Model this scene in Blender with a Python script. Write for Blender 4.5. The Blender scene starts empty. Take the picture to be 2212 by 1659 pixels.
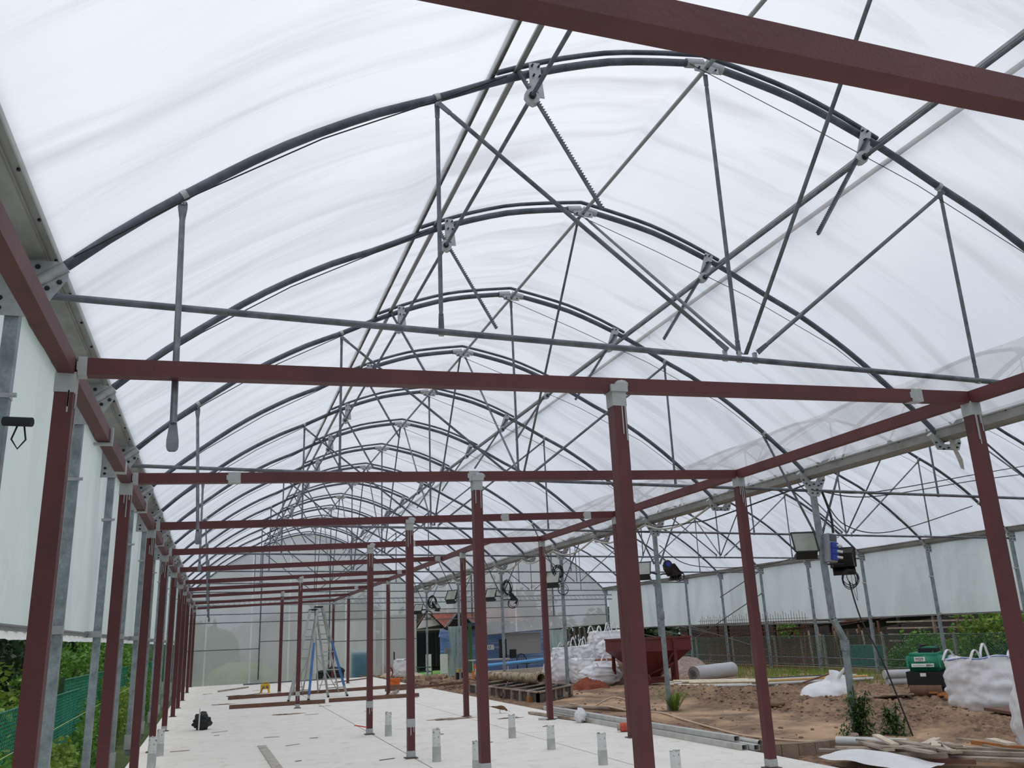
import bpy, bmesh, math, random
from mathutils import Vector, Matrix, noise
R = random.Random(7)
scene = bpy.context.scene
COL = scene.collection

# ------------------------------------------------------------------ camera, sky, sun, exposure
cam_d = bpy.data.cameras.new('camera'); cam = bpy.data.objects.new('camera', cam_d); COL.objects.link(cam)
cam_d.sensor_width = 36.0; cam_d.lens = 1851.5/2212*36; cam_d.clip_end = 500
cam.matrix_world = Matrix(((0.948295, -0.050808, -0.313296, 0.0),
                           (-0.314749, -0.277611, -0.907670, 0.0),
                           (-0.040858, 0.959349, -0.279248, 1.6),
                           (0, 0, 0, 1)))
scene.camera = cam
world = bpy.data.worlds.new('overcast_sky'); scene.world = world; world.use_nodes = True
wn = world.node_tree.nodes; wl = world.node_tree.links
bg = wn['Background']; bg.inputs[1].default_value = 1.0
tc = wn.new('ShaderNodeTexCoord'); sep = wn.new('ShaderNodeSeparateXYZ'); wl.new(tc.outputs['Generated'], sep.inputs[0])
skyr = wn.new('ShaderNodeValToRGB'); wl.new(sep.outputs['Z'], skyr.inputs[0])
skyr.color_ramp.elements[0].position = 0.0; skyr.color_ramp.elements[0].color = (0.42, 0.49, 0.59, 1)
skyr.color_ramp.elements[1].position = 1.0; skyr.color_ramp.elements[1].color = (1.66, 1.66, 1.70, 1)
wl.new(skyr.outputs[0], bg.inputs[0])
sun_d = bpy.data.lights.new('hazy_sun', 'SUN'); sun = bpy.data.objects.new('hazy_sun', sun_d); COL.objects.link(sun)
sun_d.energy = 0.7; sun_d.angle = math.radians(60); sun_d.color = (1.0, 0.97, 0.92)
sun.rotation_euler = Vector((-0.45, -0.30, 0.84)).to_track_quat('Z', 'Y').to_euler()
vs = scene.view_settings
vs.view_transform = 'Standard'; vs.look = 'None'; vs.gamma = 1.0; vs.use_curve_mapping = False; vs.exposure = -0.14
scene.cycles.max_bounces = 10; scene.cycles.transparent_max_bounces = 16
scene.cycles.caustics_reflective = False; scene.cycles.caustics_refractive = False
scene.cycles.sample_clamp_indirect = 6

# ------------------------------------------------------------------ materials
def lin(c):
    o = []
    for v in c:
        v /= 255.0
        o.append(v/12.92 if v <= .04045 else ((v+.055)/1.055)**2.4)
    return o
_M = {}
def mat(name, col, rough=.6, metal=0.0, var=.18, scale=6.0, col2=None, mix=(.45, .62), scale2=None, bump=0.0, bscale=40.0, stretch=None, spec=.4, transl=0.0):
    if name in _M: return _M[name]
    m = bpy.data.materials.new(name); m.use_nodes = True
    nt = m.node_tree; N = nt.nodes; L = nt.links; b = N['Principled BSDF']
    b.inputs['Roughness'].default_value = rough; b.inputs['Metallic'].default_value = metal
    b.inputs['Specular IOR Level'].default_value = spec
    t = N.new('ShaderNodeTexCoord'); src = t.outputs['Object']
    if stretch:
        mp = N.new('ShaderNodeMapping'); mp.inputs['Scale'].default_value = stretch; L.new(src, mp.inputs[0]); src = mp.outputs[0]
    n = N.new('ShaderNodeTexNoise'); n.inputs['Scale'].default_value = scale; n.inputs['Detail'].default_value = 5; L.new(src, n.inputs['Vector'])
    r = N.new('ShaderNodeValToRGB'); c = lin(col)
    r.color_ramp.elements[0].position = .3; r.color_ramp.elements[1].position = .7
    r.color_ramp.elements[0].color = [x*(1-var) for x in c]+[1]; r.color_ramp.elements[1].color = [min(1, x*(1+var)) for x in c]+[1]
    L.new(n.outputs['Fac'], r.inputs[0]); out = r.outputs[0]
    if col2:
        n2 = N.new('ShaderNodeTexNoise'); n2.inputs['Scale'].default_value = scale2 or scale*.35; n2.inputs['Detail'].default_value = 6
        n2.inputs['Roughness'].default_value = .65; L.new(src, n2.inputs['Vector'])
        r2 = N.new('ShaderNodeValToRGB'); r2.color_ramp.elements[0].position = mix[0]; r2.color_ramp.elements[1].position = mix[1]
        L.new(n2.outputs['Fac'], r2.inputs[0])
        mx = N.new('ShaderNodeMix'); mx.data_type = 'RGBA'; L.new(r2.outputs[0], mx.inputs[0]); L.new(out, mx.inputs[6]); mx.inputs[7].default_value = lin(col2)+[1]
        out = mx.outputs[2]
    L.new(out, b.inputs['Base Color'])
    if bump:
        nb = N.new('ShaderNodeTexNoise'); nb.inputs['Scale'].default_value = bscale; nb.inputs['Detail'].default_value = 6; L.new(src, nb.inputs['Vector'])
        bp = N.new('ShaderNodeBump'); bp.inputs['Strength'].default_value = bump; bp.inputs['Distance'].default_value = .02; L.new(nb.outputs['Fac'], bp.inputs['Height']); L.new(bp.outputs[0], b.inputs['Normal'])
    if transl:
        tr = N.new('ShaderNodeBsdfTranslucent'); L.new(out, tr.inputs[0]); ms = N.new('ShaderNodeMixShader'); ms.inputs[0].default_value = transl
        L.new(b.outputs[0], ms.inputs[1]); L.new(tr.outputs[0], ms.inputs[2]); L.new(ms.outputs[0], N['Material Output'].inputs[0])
    _M[name] = m; return m

def film(name, tint, clear, dif, stretch, fold=.5, shade_dirt=.12, weave=True):
    """greenhouse sheeting: part clear, part light-scattering, with folds"""
    m = bpy.data.materials.new(name); m.use_nodes = True
    nt = m.node_tree; N = nt.nodes; L = nt.links; N.remove(N['Principled BSDF'])
    t = N.new('ShaderNodeTexCoord'); mp = N.new('ShaderNodeMapping'); mp.inputs['Scale'].default_value = stretch; L.new(t.outputs['Object'], mp.inputs[0])
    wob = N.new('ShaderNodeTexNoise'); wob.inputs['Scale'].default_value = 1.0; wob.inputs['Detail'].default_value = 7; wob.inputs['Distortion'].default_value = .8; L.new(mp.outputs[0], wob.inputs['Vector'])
    n2 = N.new('ShaderNodeTexNoise'); n2.inputs['Scale'].default_value = .35; n2.inputs['Detail'].default_value = 3; L.new(t.outputs['Object'], n2.inputs['Vector'])
    bp = N.new('ShaderNodeBump'); bp.inputs['Strength'].default_value = fold; bp.inputs['Distance'].default_value = .12; L.new(wob.outputs['Fac'], bp.inputs['Height'])
    # fold shading painted into the film colour, darker along the creases
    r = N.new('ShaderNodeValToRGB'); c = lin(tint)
    r.color_ramp.elements[0].position = .30; r.color_ramp.elements[0].color = [x*(1-shade_dirt) for x in c]+[1]
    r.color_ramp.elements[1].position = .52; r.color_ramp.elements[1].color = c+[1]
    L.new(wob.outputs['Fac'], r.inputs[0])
    r2 = N.new('ShaderNodeValToRGB'); r2.color_ramp.elements[0].position = .3; r2.color_ramp.elements[0].color = (1-shade_dirt*.5, 1-shade_dirt*.45, 1-shade_dirt*.4, 1); r2.color_ramp.elements[1].position = .7; r2.color_ramp.elements[1].color = (1, 1, 1, 1); L.new(n2.outputs['Fac'], r2.inputs[0])
    mx = N.new('ShaderNodeMix'); mx.data_type = 'RGBA'; mx.blend_type = 'MULTIPLY'; mx.inputs[0].default_value = 1; L.new(r.outputs[0], mx.inputs[6]); L.new(r2.outputs[0], mx.inputs[7])
    col = mx.outputs[2]
    tr = N.new('ShaderNodeBsdfTranslucent'); L.new(col, tr.inputs[0]); L.new(bp.outputs[0], tr.inputs[1])
    tp = N.new('ShaderNodeBsdfTransparent'); L.new(col, tp.inputs[0])
    df = N.new('ShaderNodeBsdfDiffuse'); L.new(col, df.inputs[0]); L.new(bp.outputs[0], df.inputs['Normal'])
    m1 = N.new('ShaderNodeMixShader'); m1.inputs[0].default_value = dif; L.new(tr.outputs[0], m1.inputs[1]); L.new(df.outputs[0], m1.inputs[2])
    m2 = N.new('ShaderNodeMixShader'); m2.inputs[0].default_value = clear; L.new(m1.outputs[0], m2.inputs[1]); L.new(tp.outputs[0], m2.inputs[2])
    L.new(m2.outputs[0], N['Material Output'].inputs[0])
    return m

RED = mat('red_oxide_paint', (90, 46, 48), .55, var=.14, scale=3, col2=(66, 38, 40), mix=(.5, .75), bump=.15, bscale=60)
PRIMER = mat('grey_primer', (168, 170, 170), .7, var=.08, scale=14)
STEEL = mat('dull_galvanised_tube', (108, 112, 118), .5, .35, var=.2, scale=14, col2=(80, 84, 90), mix=(.45, .65))
STEEL_D = mat('dark_galvanised_arch', (92, 98, 108), .5, .35, var=.2, scale=10, col2=(70, 76, 84), mix=(.45, .65))
GALV = mat('spangled_galvanised_post', (150, 160, 164), .5, .35, var=.14, scale=50, col2=(118, 128, 132), mix=(.4, .65), scale2=8)
PLATE = mat('galvanised_plate', (172, 174, 176), .5, .3, var=.1, scale=20)
GUTTER = mat('gutter_sheet', (150, 150, 146), .55, .3, var=.14, scale=9, col2=(118, 118, 112), mix=(.45, .7), stretch=(1, .35, 1))
ALU = mat('bright_aluminium_rail', (150, 152, 152), .4, .5, var=.08, scale=10)
RAILB = mat('weathered_lock_rail', (112, 104, 98), .6, .2, var=.3, scale=12)
BOLT = mat('dark_bolt', (38, 38, 42), .5, .3)
BLACK = mat('black_plastic', (26, 26, 28), .5, var=.2)
CONC = mat('pale_concrete_slab', (230, 226, 219), .85, var=.04, scale=1.6, col2=(190, 181, 168), mix=(.52, .85), scale2=3.2, bump=.25, bscale=30)
SOIL = mat('trodden_clay_soil', (196, 163, 130), .95, var=.2, scale=2.2, col2=(122, 100, 82), mix=(.42, .6), scale2=1.1, bump=.9, bscale=16)
def _soil():
    nt = SOIL.node_tree; N = nt.nodes; L = nt.links; b = N['Principled BSDF']; old = b.inputs['Base Color'].links[0].from_socket
    a = N.new('ShaderNodeAttribute'); a.attribute_name = 'loose'
    n = N.new('ShaderNodeTexNoise'); n.inputs['Scale'].default_value = 9; n.inputs['Detail'].default_value = 8; n.inputs['Roughness'].default_value = .7
    t = N.new('ShaderNodeTexCoord'); L.new(t.outputs['Object'], n.inputs['Vector'])
    r = N.new('ShaderNodeValToRGB'); r.color_ramp.elements[0].position = .35; r.color_ramp.elements[1].position = .68
    r.color_ramp.elements[0].color = lin((70, 54, 45))+[1]; r.color_ramp.elements[1].color = lin((160, 128, 102))+[1]; L.new(n.outputs['Fac'], r.inputs[0])
    mx = N.new('ShaderNodeMix'); mx.data_type = 'RGBA'; L.new(a.outputs['Fac'], mx.inputs[0]); L.new(old, mx.inputs[6]); L.new(r.outputs[0], mx.inputs[7]); L.new(mx.outputs[2], b.inputs['Base Color'])
_soil()
MOUND = mat('dark_spoil_soil', (96, 76, 62), .95, var=.35, scale=5, col2=(138, 112, 90), mix=(.5, .65), bump=1.0, bscale=12)
REDSOIL = mat('red_laterite', (138, 74, 54), .95, var=.25, scale=8, bump=.9, bscale=20)
GRASSG = mat('meadow_ground', (78, 96, 52), .95, var=.3, scale=2)
WOOD = mat('weathered_timber', (170, 156, 140), .8, var=.2, scale=6, stretch=(1, 1, 1), col2=(130, 116, 102), mix=(.45, .6))
WOODO = mat('orange_timber', (176, 118, 70), .75, var=.2, scale=6)
WOODB = mat('brown_stained_timber', (112, 82, 68), .8, var=.2, scale=6)
BAG = mat('white_woven_plastic', (238, 238, 240), .6, var=.05, scale=5, bump=.9, bscale=7, transl=.15)
LEAF = mat('mid_green_leaf', (88, 132, 50), .6, var=.5, scale=3, transl=.3)
LEAFY = mat('yellow_green_leaf', (120, 146, 60), .6, var=.4, scale=3, transl=.3)
LEAFD = mat('dark_green_leaf', (44, 68, 38), .6, var=.45, scale=3, transl=.2)
BARK = mat('bark', (92, 78, 64), .9)
GREENNET = mat('green_coated_wire', (40, 128, 104), .5, var=.15)
TARP = mat('blue_stripe_tarpaulin', (112, 144, 198), .55, var=.12, scale=3, col2=(166, 190, 226), mix=(.5, .6), stretch=(.25, 1, 9), bump=.3, bscale=6)
PVC = mat('pale_grey_pvc', (204, 206, 204), .5, var=.05)

# ------------------------------------------------------------------ mesh builder
class MB:
    def __init__(s): s.v = []; s.f = []; s.sm = []
    def add(s, vs, fs, smooth=False):
        o = len(s.v); s.v += [tuple(p) for p in vs]; s.f += [tuple(i+o for i in f) for f in fs]; s.sm += [smooth]*len(fs); return s
    def box(s, c, d, M=None):
        x, y, z = d[0]/2, d[1]/2, d[2]/2; c = Vector(c)
        P = [Vector((i*x, j*y, k*z)) for k in (-1, 1) for j in (-1, 1) for i in (-1, 1)]
        if M: P = [M @ p for p in P]
        return s.add([c+p for p in P], [(0, 2, 3, 1), (4, 5, 7, 6), (0, 1, 5, 4), (2, 6, 7, 3), (0, 4, 6, 2), (1, 3, 7, 5)])
    def bar(s, p, q, w, h, up=(0, 0, 1)):
        p, q = Vector(p), Vector(q); d = (q-p).normalized(); sx = d.cross(Vector(up))
        if sx.length < 1e-4: sx = d.cross(Vector((0, 1, 0)))
        sx.normalize(); u = sx.cross(d); a = sx*w/2; b = u*h/2
        P = [p-a-b, p+a-b, p-a+b, p+a+b, q-a-b, q+a-b, q-a+b, q+a+b]
        return s.add(P, [(0, 2, 3, 1), (4, 5, 7, 6), (0, 1, 5, 4), (2, 6, 7, 3), (0, 4, 6, 2), (1, 3, 7, 5)])
    def tube(s, pts, r, n=8, cap=True):
        pts = [Vector(p) for p in pts]; rr = r if hasattr(r, '__len__') else [r]*len(pts)
        T = [(pts[min(i+1, len(pts)-1)]-pts[max(i-1, 0)]).normalized() for i in range(len(pts))]
        a = T[0].cross(Vector((0, 0, 1)));
        if a.length < .05: a = T[0].cross(Vector((0, 1, 0)))
        a.normalize(); V = []; F = []
        for i, p in enumerate(pts):
            a = (a-T[i]*a.dot(T[i])).normalized(); b = T[i].cross(a)
            V += [p+(a*math.cos(2*math.pi*k/n)+b*math.sin(2*math.pi*k/n))*rr[i] for k in range(n)]
        for i in range(len(pts)-1):
            for k in range(n): F.append((i*n+k, i*n+(k+1) % n, (i+1)*n+(k+1) % n, (i+1)*n+k))
        s.add(V, F, True)
        if cap: s.add(V, [tuple(range(n))[::-1], tuple((len(pts)-1)*n+k for k in range(n))])
        return s
    def plate(s, poly, y, t):      # polygon in the x-z plane, thickness t along y
        n = len(poly); V = [(x, y-t/2, z) for x, z in poly]+[(x, y+t/2, z) for x, z in poly]
        return s.add(V, [tuple(range(n)), tuple(range(2*n-1, n-1, -1))]+[(i, i+n, (i+1) % n+n, (i+1) % n) for i in range(n)])
    def extr(s, prof, y0, y1, closed=False):   # x-z profile swept along y (thin sheet)
        n = len(prof); V = [(x, y0, z) for x, z in prof]+[(x, y1, z) for x, z in prof]
        return s.add(V, [(i, i+1, i+1+n, i+n) for i in range(n-1)]+([(n-1, 0, n, 2*n-1)] if closed else []))
    def grid(s, fn, nu, nv, smooth=True):
        V = [fn(i/nu, j/nv) for j in range(nv+1) for i in range(nu+1)]
        return s.add(V, [(j*(nu+1)+i, j*(nu+1)+i+1, (j+1)*(nu+1)+i+1, (j+1)*(nu+1)+i) for j in range(nv) for i in range(nu)], smooth)
    def ball(s, c, r, nu=10, nv=7, amp=0, f=1.0, seed=0, flat=None):
        c = Vector(c); rx, ry, rz = (r if hasattr(r, '__len__') else (r, r, r)); V = []
        for j in range(nv+1):
            th = math.pi*j/nv
            for i in range(nu):
                ph = 2*math.pi*i/nu; d = Vector((math.sin(th)*math.cos(ph), math.sin(th)*math.sin(ph), math.cos(th)))
                k = 1+amp*noise.noise(d*f+Vector((seed*3.1, seed*1.7, 0))); p = Vector((d.x*rx, d.y*ry, d.z*rz))*k
                if flat is not None: p.z = max(p.z, flat)
                V.append(c+p)
        return s.add(V, [(j*nu+i, (j+1)*nu+i, (j+1)*nu+(i+1) % nu, j*nu+(i+1) % nu) for j in range(nv) for i in range(nu)], True)
    def mesh(s, name, m, origin=(0, 0, 0)):
        me = bpy.data.meshes.new(name); ox, oy, oz = origin
        me.from_pydata([(x-ox, y-oy, z-oz) for x, y, z in s.v], [], s.f); me.polygons.foreach_set('use_smooth', s.sm)
        me.materials.append(m); me.update(); return me

def part(name, mb, m, parent, label=None, kind=None):
    """a piece of a thing: vertices are given in world space"""
    org = wpos(parent); o = bpy.data.objects.new(name, mb.mesh(name, m, org)); COL.objects.link(o); o.parent = parent
    if parent.type != 'EMPTY' or parent.parent:   # sub-part under a part at the same origin
        pass
    if label: o['label'] = label
    if kind: o['kind'] = kind
    return o
def wpos(o):
    p = Vector((0, 0, 0))
    while o: p = p+o.location; o = o.parent
    return p
def tag(o, label, cat, group=None, kind='thing'):
    o['label'] = label; o['category'] = cat; o['kind'] = kind
    if group: o['group'] = group
    return o
def thing(name, label, cat, loc=(0, 0, 0), group=None):
    o = bpy.data.objects.new(name, None); o.empty_display_size = .1; COL.objects.link(o); o.location = loc
    return tag(o, label, cat, group)
def single(name, mb, m, label, cat, group=None, origin=None, kind='thing'):
    if origin is None:
        n = len(mb.v); origin = (sum(p[0] for p in mb.v)/n, sum(p[1] for p in mb.v)/n, min(p[2] for p in mb.v))
    o = bpy.data.objects.new(name, mb.mesh(name, m, origin)); COL.objects.link(o); o.location = origin
    return tag(o, label, cat, group, kind)
def struct(name, mb, m, parent=None, label=None):
    if parent: return part(name, mb, m, parent, label)
    o = bpy.data.objects.new(name, mb.mesh(name, m)); COL.objects.link(o); o['kind'] = 'structure'
    if label: o['label'] = label
    return o
def copy_tree(o, parent=None):
    c = o.copy(); COL.objects.link(c); c.parent = parent
    for ch in list(o.children): copy_tree(ch, c)
    return c
ORD = ['', 'first', 'second', 'third', 'fourth', 'fifth', 'sixth', 'seventh', 'eighth', 'ninth', 'tenth', 'eleventh', 'twelfth', 'thirteenth', 'fourteenth', 'fifteenth', 'sixteenth']
# ------------------------------------------------------------------ shared dimensions
AY = {-2: .1, -1: 3.041, 0: 6.083, 1: 9.125, 2: 12.05, 3: 14.975, 4: 17.804, 5: 20.776, 6: 23.672, 7: 26.5, 8: 29.435, 9: 32.37, 10: 35.3, 11: 38.23, 12: 41.16, 13: 44.1}
YB = {-1: 1.737, 0: 5.296, 1: 8.93, 2: 12.54, 3: 16.06, 4: 19.81, 5: 23.68, 6: 26.76, 7: 30.45, 8: 35.35, 9: 40.17}
GY = 44.1
PROF = [(0, 6.81), (.55, 6.715), (1.1, 6.585), (1.96, 6.25), (2.66, 5.895), (3.22, 5.625), (3.93, 5.19), (4.58, 4.69), (4.98, 4.35), (5.3, 4.04)]
def zs(d):
    d = abs(d)
    n = len(PROF)
    for i in range(n-1):
        (a, za), (b, zb) = PROF[i], PROF[i+1]
        if d <= b:
            sl = lambda k: (PROF[min(k+1, n-1)][1]-PROF[max(k-1, 0)][1])/(PROF[min(k+1, n-1)][0]-PROF[max(k-1, 0)][0])
            h = b-a; t = (d-a)/h; m0, m1 = sl(i)*h, sl(i+1)*h
            return (2*t**3-3*t*t+1)*za+(t**3-2*t*t+t)*m0+(3*t*t-2*t**3)*zb+(t**3-t*t)*m1
    return PROF[-1][1]-(d-5.3)*1.0
def arch_z(x, cx=4.2):
    d = x-cx
    return zs(d)-.0199*(x-4.2)-(.035*max(0, d-3) if d > 0 else 0)
def chord_z(x): return 3.885-.019*x
def gx(s): return 4.2 if s == 0 else 14.78      # ridge line of each span

# ------------------------------------------------------------------ ground
def soil_h(x, y):
    h = -.13+.03*noise.noise(Vector((x*.5, y*.5, 0)))+.022*noise.noise(Vector((x*2.1, y*2.1, 3)))
    cl = max(0, min(1, (x-10.2-.25*math.sin(y*.5))/.8))*max(0, min(1, (24-y)/2))
    cl2 = max(0, min(1, (8.3-x)/.7))*.5
    rough = max(cl, cl2, max(0, min(1, (y-26)/2))*.7)
    q = noise.noise(Vector((x*3.3, y*3.3, 7))); q2 = noise.noise(Vector((x*8, y*8, 1)))
    q3 = noise.noise(Vector((x*5, y*5, 12))); h += rough*(.11*abs(q)+.07*abs(q3)+.05*q2)+.012*q2
    if y > 40.5 and x > 8.2: h -= .28*min(1, (y-40.5)/1.2)*min(1, (x-8.2)/.8)
    h += .17*math.exp(-((x-12.0)/.9)**2-((y-20.5)/2.8)**2)+.12*math.exp(-((x-12.2)/.7)**2-((y-14.5)/2.0)**2)
    return h
g = MB(); g.grid(lambda u, v: (6.7+14.6*u, 6+41*v, soil_h(6.7+14.6*u, 6+41*v)), 190, 500)
soil = struct('ground', g, SOIL, label='churned brown clay soil with wheel tracks')
at = soil.data.attributes.new('loose', 'FLOAT', 'POINT')
def looseness(x, y):
    a = max(0, min(1, (x-10.0-.25*math.sin(y*.5))/.8))*max(0, min(1, (25-y)/3)); b = max(0, min(1, (8.6-x)/.8)); c = max(0, min(1, (y-25)/2))*.6
    k = max(a*.95, b*.9, c)+.8*noise.noise(Vector((x*.9, y*.9, 9)))+.35*noise.noise(Vector((x*3.5, y*3.5, 4)))
    return max(0, min(1, k))
at.data.foreach_set('value', [looseness(p.co.x, p.co.y) for p in soil.data.vertices])
def far_h(x, y):
    if -1.4 < x < 21 and y < 47: return -.45
    return -.3+.06*noise.noise(Vector((x*.3, y*.3, 2)))+(.5*min(1, (-x-2.2)/2) if x < -2.2 else 0)
g = MB(); g.grid(lambda u, v: (-45+110*u, -12+140*v, far_h(-45+110*u, -12+140*v)), 160, 200)
struct('ground', g, GRASSG, label='rough grassy land around the greenhouse')

floor = MB(); floor.box((2.8, 18.0, -.19), (7.86, 45.0, .3)); floor = struct('floor', floor, mat('joint_filler', (120, 114, 106), .95), label='pale concrete slab under the red frame')
xs = [-1.13, 2.70, 4.92, 6.74]; ysl = [-4.5, 6.2, 22.3, 40.45]
for a, b in zip(xs, xs[1:]):
    for c, d in zip(ysl, ysl[1:]):
        s_ = MB(); s_.box(((a+b)/2, (c+d)/2, -.03), (b-a-.022, d-c-.02, .06)); struct('concrete_panel', s_, CONC, floor)

# ------------------------------------------------------------------ film covering
FROOF = film('roof_film', (235, 237, 241), .52, .14, (.16, 2.2, .35), fold=1.0, shade_dirt=.19)
FVENT = film('vent_film', (236, 237, 240), .55, .16, (.3, 2.2, .5), fold=1.0, shade_dirt=.2)
FWALL = film('side_film', (232, 240, 240), .05, .18, (1, .9, .22), fold=1.0, shade_dirt=.16)
FGAB = film('gable_film', (214, 215, 214), .30, .2, (.6, 1, .25), fold=.8, shade_dirt=.14)
def film_sheet(cx, x0, x1, lift, y0, y1, seed, amp=1.0, fn=None):
    ys = sorted(v for v in AY.values())
    def f(u, v):
        y = y0+(y1-y0)*v; x = x0+(x1-x0)*u
        z = fn(x) if fn else arch_z(x, cx)
        t = 1.0
        for a, b in zip(ys, ys[1:]):
            if a <= y <= b: t = (y-a)/(b-a); break
        sag = math.sin(math.pi*t)
        e = min(1, min(u, 1-u)*7)
        w = noise.noise(Vector((x*.35+seed, y*1.9, seed)))*.07+noise.noise(Vector((x*.6, y*4.5+x*.8, seed)))*.045*(1.6-e)
        return (x, y, z+lift-.07*sag*e+w*amp*(.35+.65*sag)*e)
    return f
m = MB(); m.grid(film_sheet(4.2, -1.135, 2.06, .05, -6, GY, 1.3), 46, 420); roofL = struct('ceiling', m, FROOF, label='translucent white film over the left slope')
def ventz(x):
    d = abs(x-4.2); return zs(d)+.10-.0199*(x-4.2)-.03*max(0, d-1.6)
m = MB(); m.grid(film_sheet(4.2, 2.0, 4.2, .035, -6, GY, 4.1, .8, ventz), 26, 420); struct('ceiling', m, FVENT, label='film of the left ridge vent')
m = MB(); m.grid(film_sheet(4.2, 4.2, 6.22, .035, -6, GY, 6.3, .8, ventz), 26, 420); struct('ceiling', m, FVENT, label='film of the right ridge vent')
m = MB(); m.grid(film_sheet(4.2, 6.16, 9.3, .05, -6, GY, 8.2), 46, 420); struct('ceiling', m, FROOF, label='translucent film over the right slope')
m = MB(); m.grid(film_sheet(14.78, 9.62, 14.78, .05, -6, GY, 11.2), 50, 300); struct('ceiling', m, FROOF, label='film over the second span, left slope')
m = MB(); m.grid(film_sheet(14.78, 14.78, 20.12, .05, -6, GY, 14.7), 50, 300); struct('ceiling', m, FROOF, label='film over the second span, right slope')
def wsheet(p0, p1, z0, z1, seed, amp=.03):
    def f(u, v):
        x = p0[0]+(p1[0]-p0[0])*u; y = p0[1]+(p1[1]-p0[1])*u; zt = z1(x) if callable(z1) else z1; zb = z0(x) if callable(z0) else z0
        z = zb+(zt-zb)*v; L = u*((p1[0]-p0[0])**2+(p1[1]-p0[1])**2)**.5
        w = amp*(noise.noise(Vector((L*1.6+z*.5, z*.5, seed)))+.5*noise.noise(Vector((L*4+z*1.4, z*.9, seed+5))))
        n = Vector((-(p1[1]-p0[1]), p1[0]-p0[0], 0)).normalized(); return (x+n.x*w, y+n.y*w, z)
    return f
m = MB(); m.grid(wsheet((-1.52, -6), (-1.52, GY), 1.80, 4.1, 2.0), 420, 18); wl_ = struct('wall_left', m, FWALL, label='milky film side curtain on the left')
m = MB(); m.grid(wsheet((20.24, -6), (20.24, GY), 1.62, 3.74, 5.0), 420, 18); wr_ = struct('wall_right', m, FWALL, label='milky film side curtain on the right')
# gable end: film with openings to the house yard
def gab_top(x): return max(arch_z(x, gx(0)), 0) if x < 9.5 else arch_z(x, gx(1))
def gz(x):
    return gab_top(min(max(x, -1.1), 20.0))+.03
wb = None
for (a, b, z0, sd) in [(-1.45, 9.6, -.28, 3.0), (9.6, 13.3, 2.74, 7.0), (13.3, 20.2, lambda x: 1.58+(x-13.3)*.045, 9.0)]:
    m = MB(); m.grid(wsheet((a, GY+.06), (b, GY+.06), z0, gz, sd, .02), int((b-a)*16), 40)
    if wb is None: wb = struct('wall_back', m, FGAB, label='milky film gable end')
    else: struct('film_panel', m, FGAB, wb)
TAPE = film('white_film_tape', (255, 255, 255), .0, .35, (1, 1, 1), fold=.0, shade_dirt=.0)
for x in (-.42, 1.6, 3.35, 4.65, 6.05, 7.9, 9.35, 11.2, 14.9, 16.4, 17.6):
    z0 = -.2 if x < 9.6 else (2.76 if x < 13.3 else 1.68)
    m = MB(); m.box((x, GY+.0, (z0+gz(x)-.2)/2), (.07, .004, gz(x)-.2-z0)); struct('seam_tape', m, TAPE, wb)
# film locks: rail along the bottom of each curtain
for nm, x, z, par in (('wall_left', -1.5, 1.80, wl_), ('wall_right', 20.2, 1.62, wr_)):
    m = MB(); m.bar((x, -6, z), (x, GY, z), .05, .045); m.bar((x+(.03 if x < 0 else -.03), -6, z+.012), (x+(.03 if x < 0 else -.03), GY, z+.012), .02, .012); struct('bottom_rail', m, ALU, par)
m = MB(); m.grid(lambda u, v: (-1.53+.02*math.sin(u*900), -6+50*u, 1.79-.07*v-.02*abs(noise.noise(Vector((u*260, v, 0))))), 700, 1); struct('film_hem', m, TAPE, wl_)
m = MB(); m.bar((9.6, GY, 2.74), (13.3, GY, 2.70), .05, .06); m.bar((13.3, GY, 1.58), (20.2, GY, 1.89), .03, .04); struct('opening_rail', m, RAILB, wb)

# ------------------------------------------------------------------ roof arches
def tubeflat(mb, p, q, r, e=.16):
    """brace tube with hammered flat ends"""
    p, q = Vector(p), Vector(q); d = (q-p); L = d.length; d.normalize()
    mb.tube([p+d*e*.7, p+d*e, q-d*e, q-d*e*.7], [r*.75, r, r, r*.75], 8)
    for a, s in ((p, 1), (q, -1)):
        sx = d.cross(Vector((0, 1, 0))).normalized()
        mb.add([a-sx*r*1.25-Vector((0, .005, 0)), a+sx*r*1.25-Vector((0, .005, 0)), a+s*d*e*.8+sx*r-Vector((0, .008, 0)), a+s*d*e*.8-sx*r-Vector((0, .008, 0)),
                a-sx*r*1.25+Vector((0, .005, 0)), a+sx*r*1.25+Vector((0, .005, 0)), a+s*d*e*.8+sx*r+Vector((0, .008, 0)), a+s*d*e*.8-sx*r+Vector((0, .008, 0))],
               [(0, 1, 2, 3), (7, 6, 5, 4), (0, 4, 5, 1), (1, 5, 6, 2), (2, 6, 7, 3), (3, 7, 4, 0)])
def strap(mb, x, y, z, ang, r=.04):
    pts = [(x+math.cos(a)*(r)*math.sin(ang), y, z) for a in (0,)]
    c = Vector((x, y, z)); t = Vector((math.cos(ang), 0, math.sin(ang)))
    mb.tube([c-t*.022, c+t*.022], r, 8)
    mb.box(c+Vector((0, 0, -r-.012)), (.03, .03, .045)); mb.box(c+Vector((0, 0, -r-.02)), (.012, .06, .012))
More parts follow.
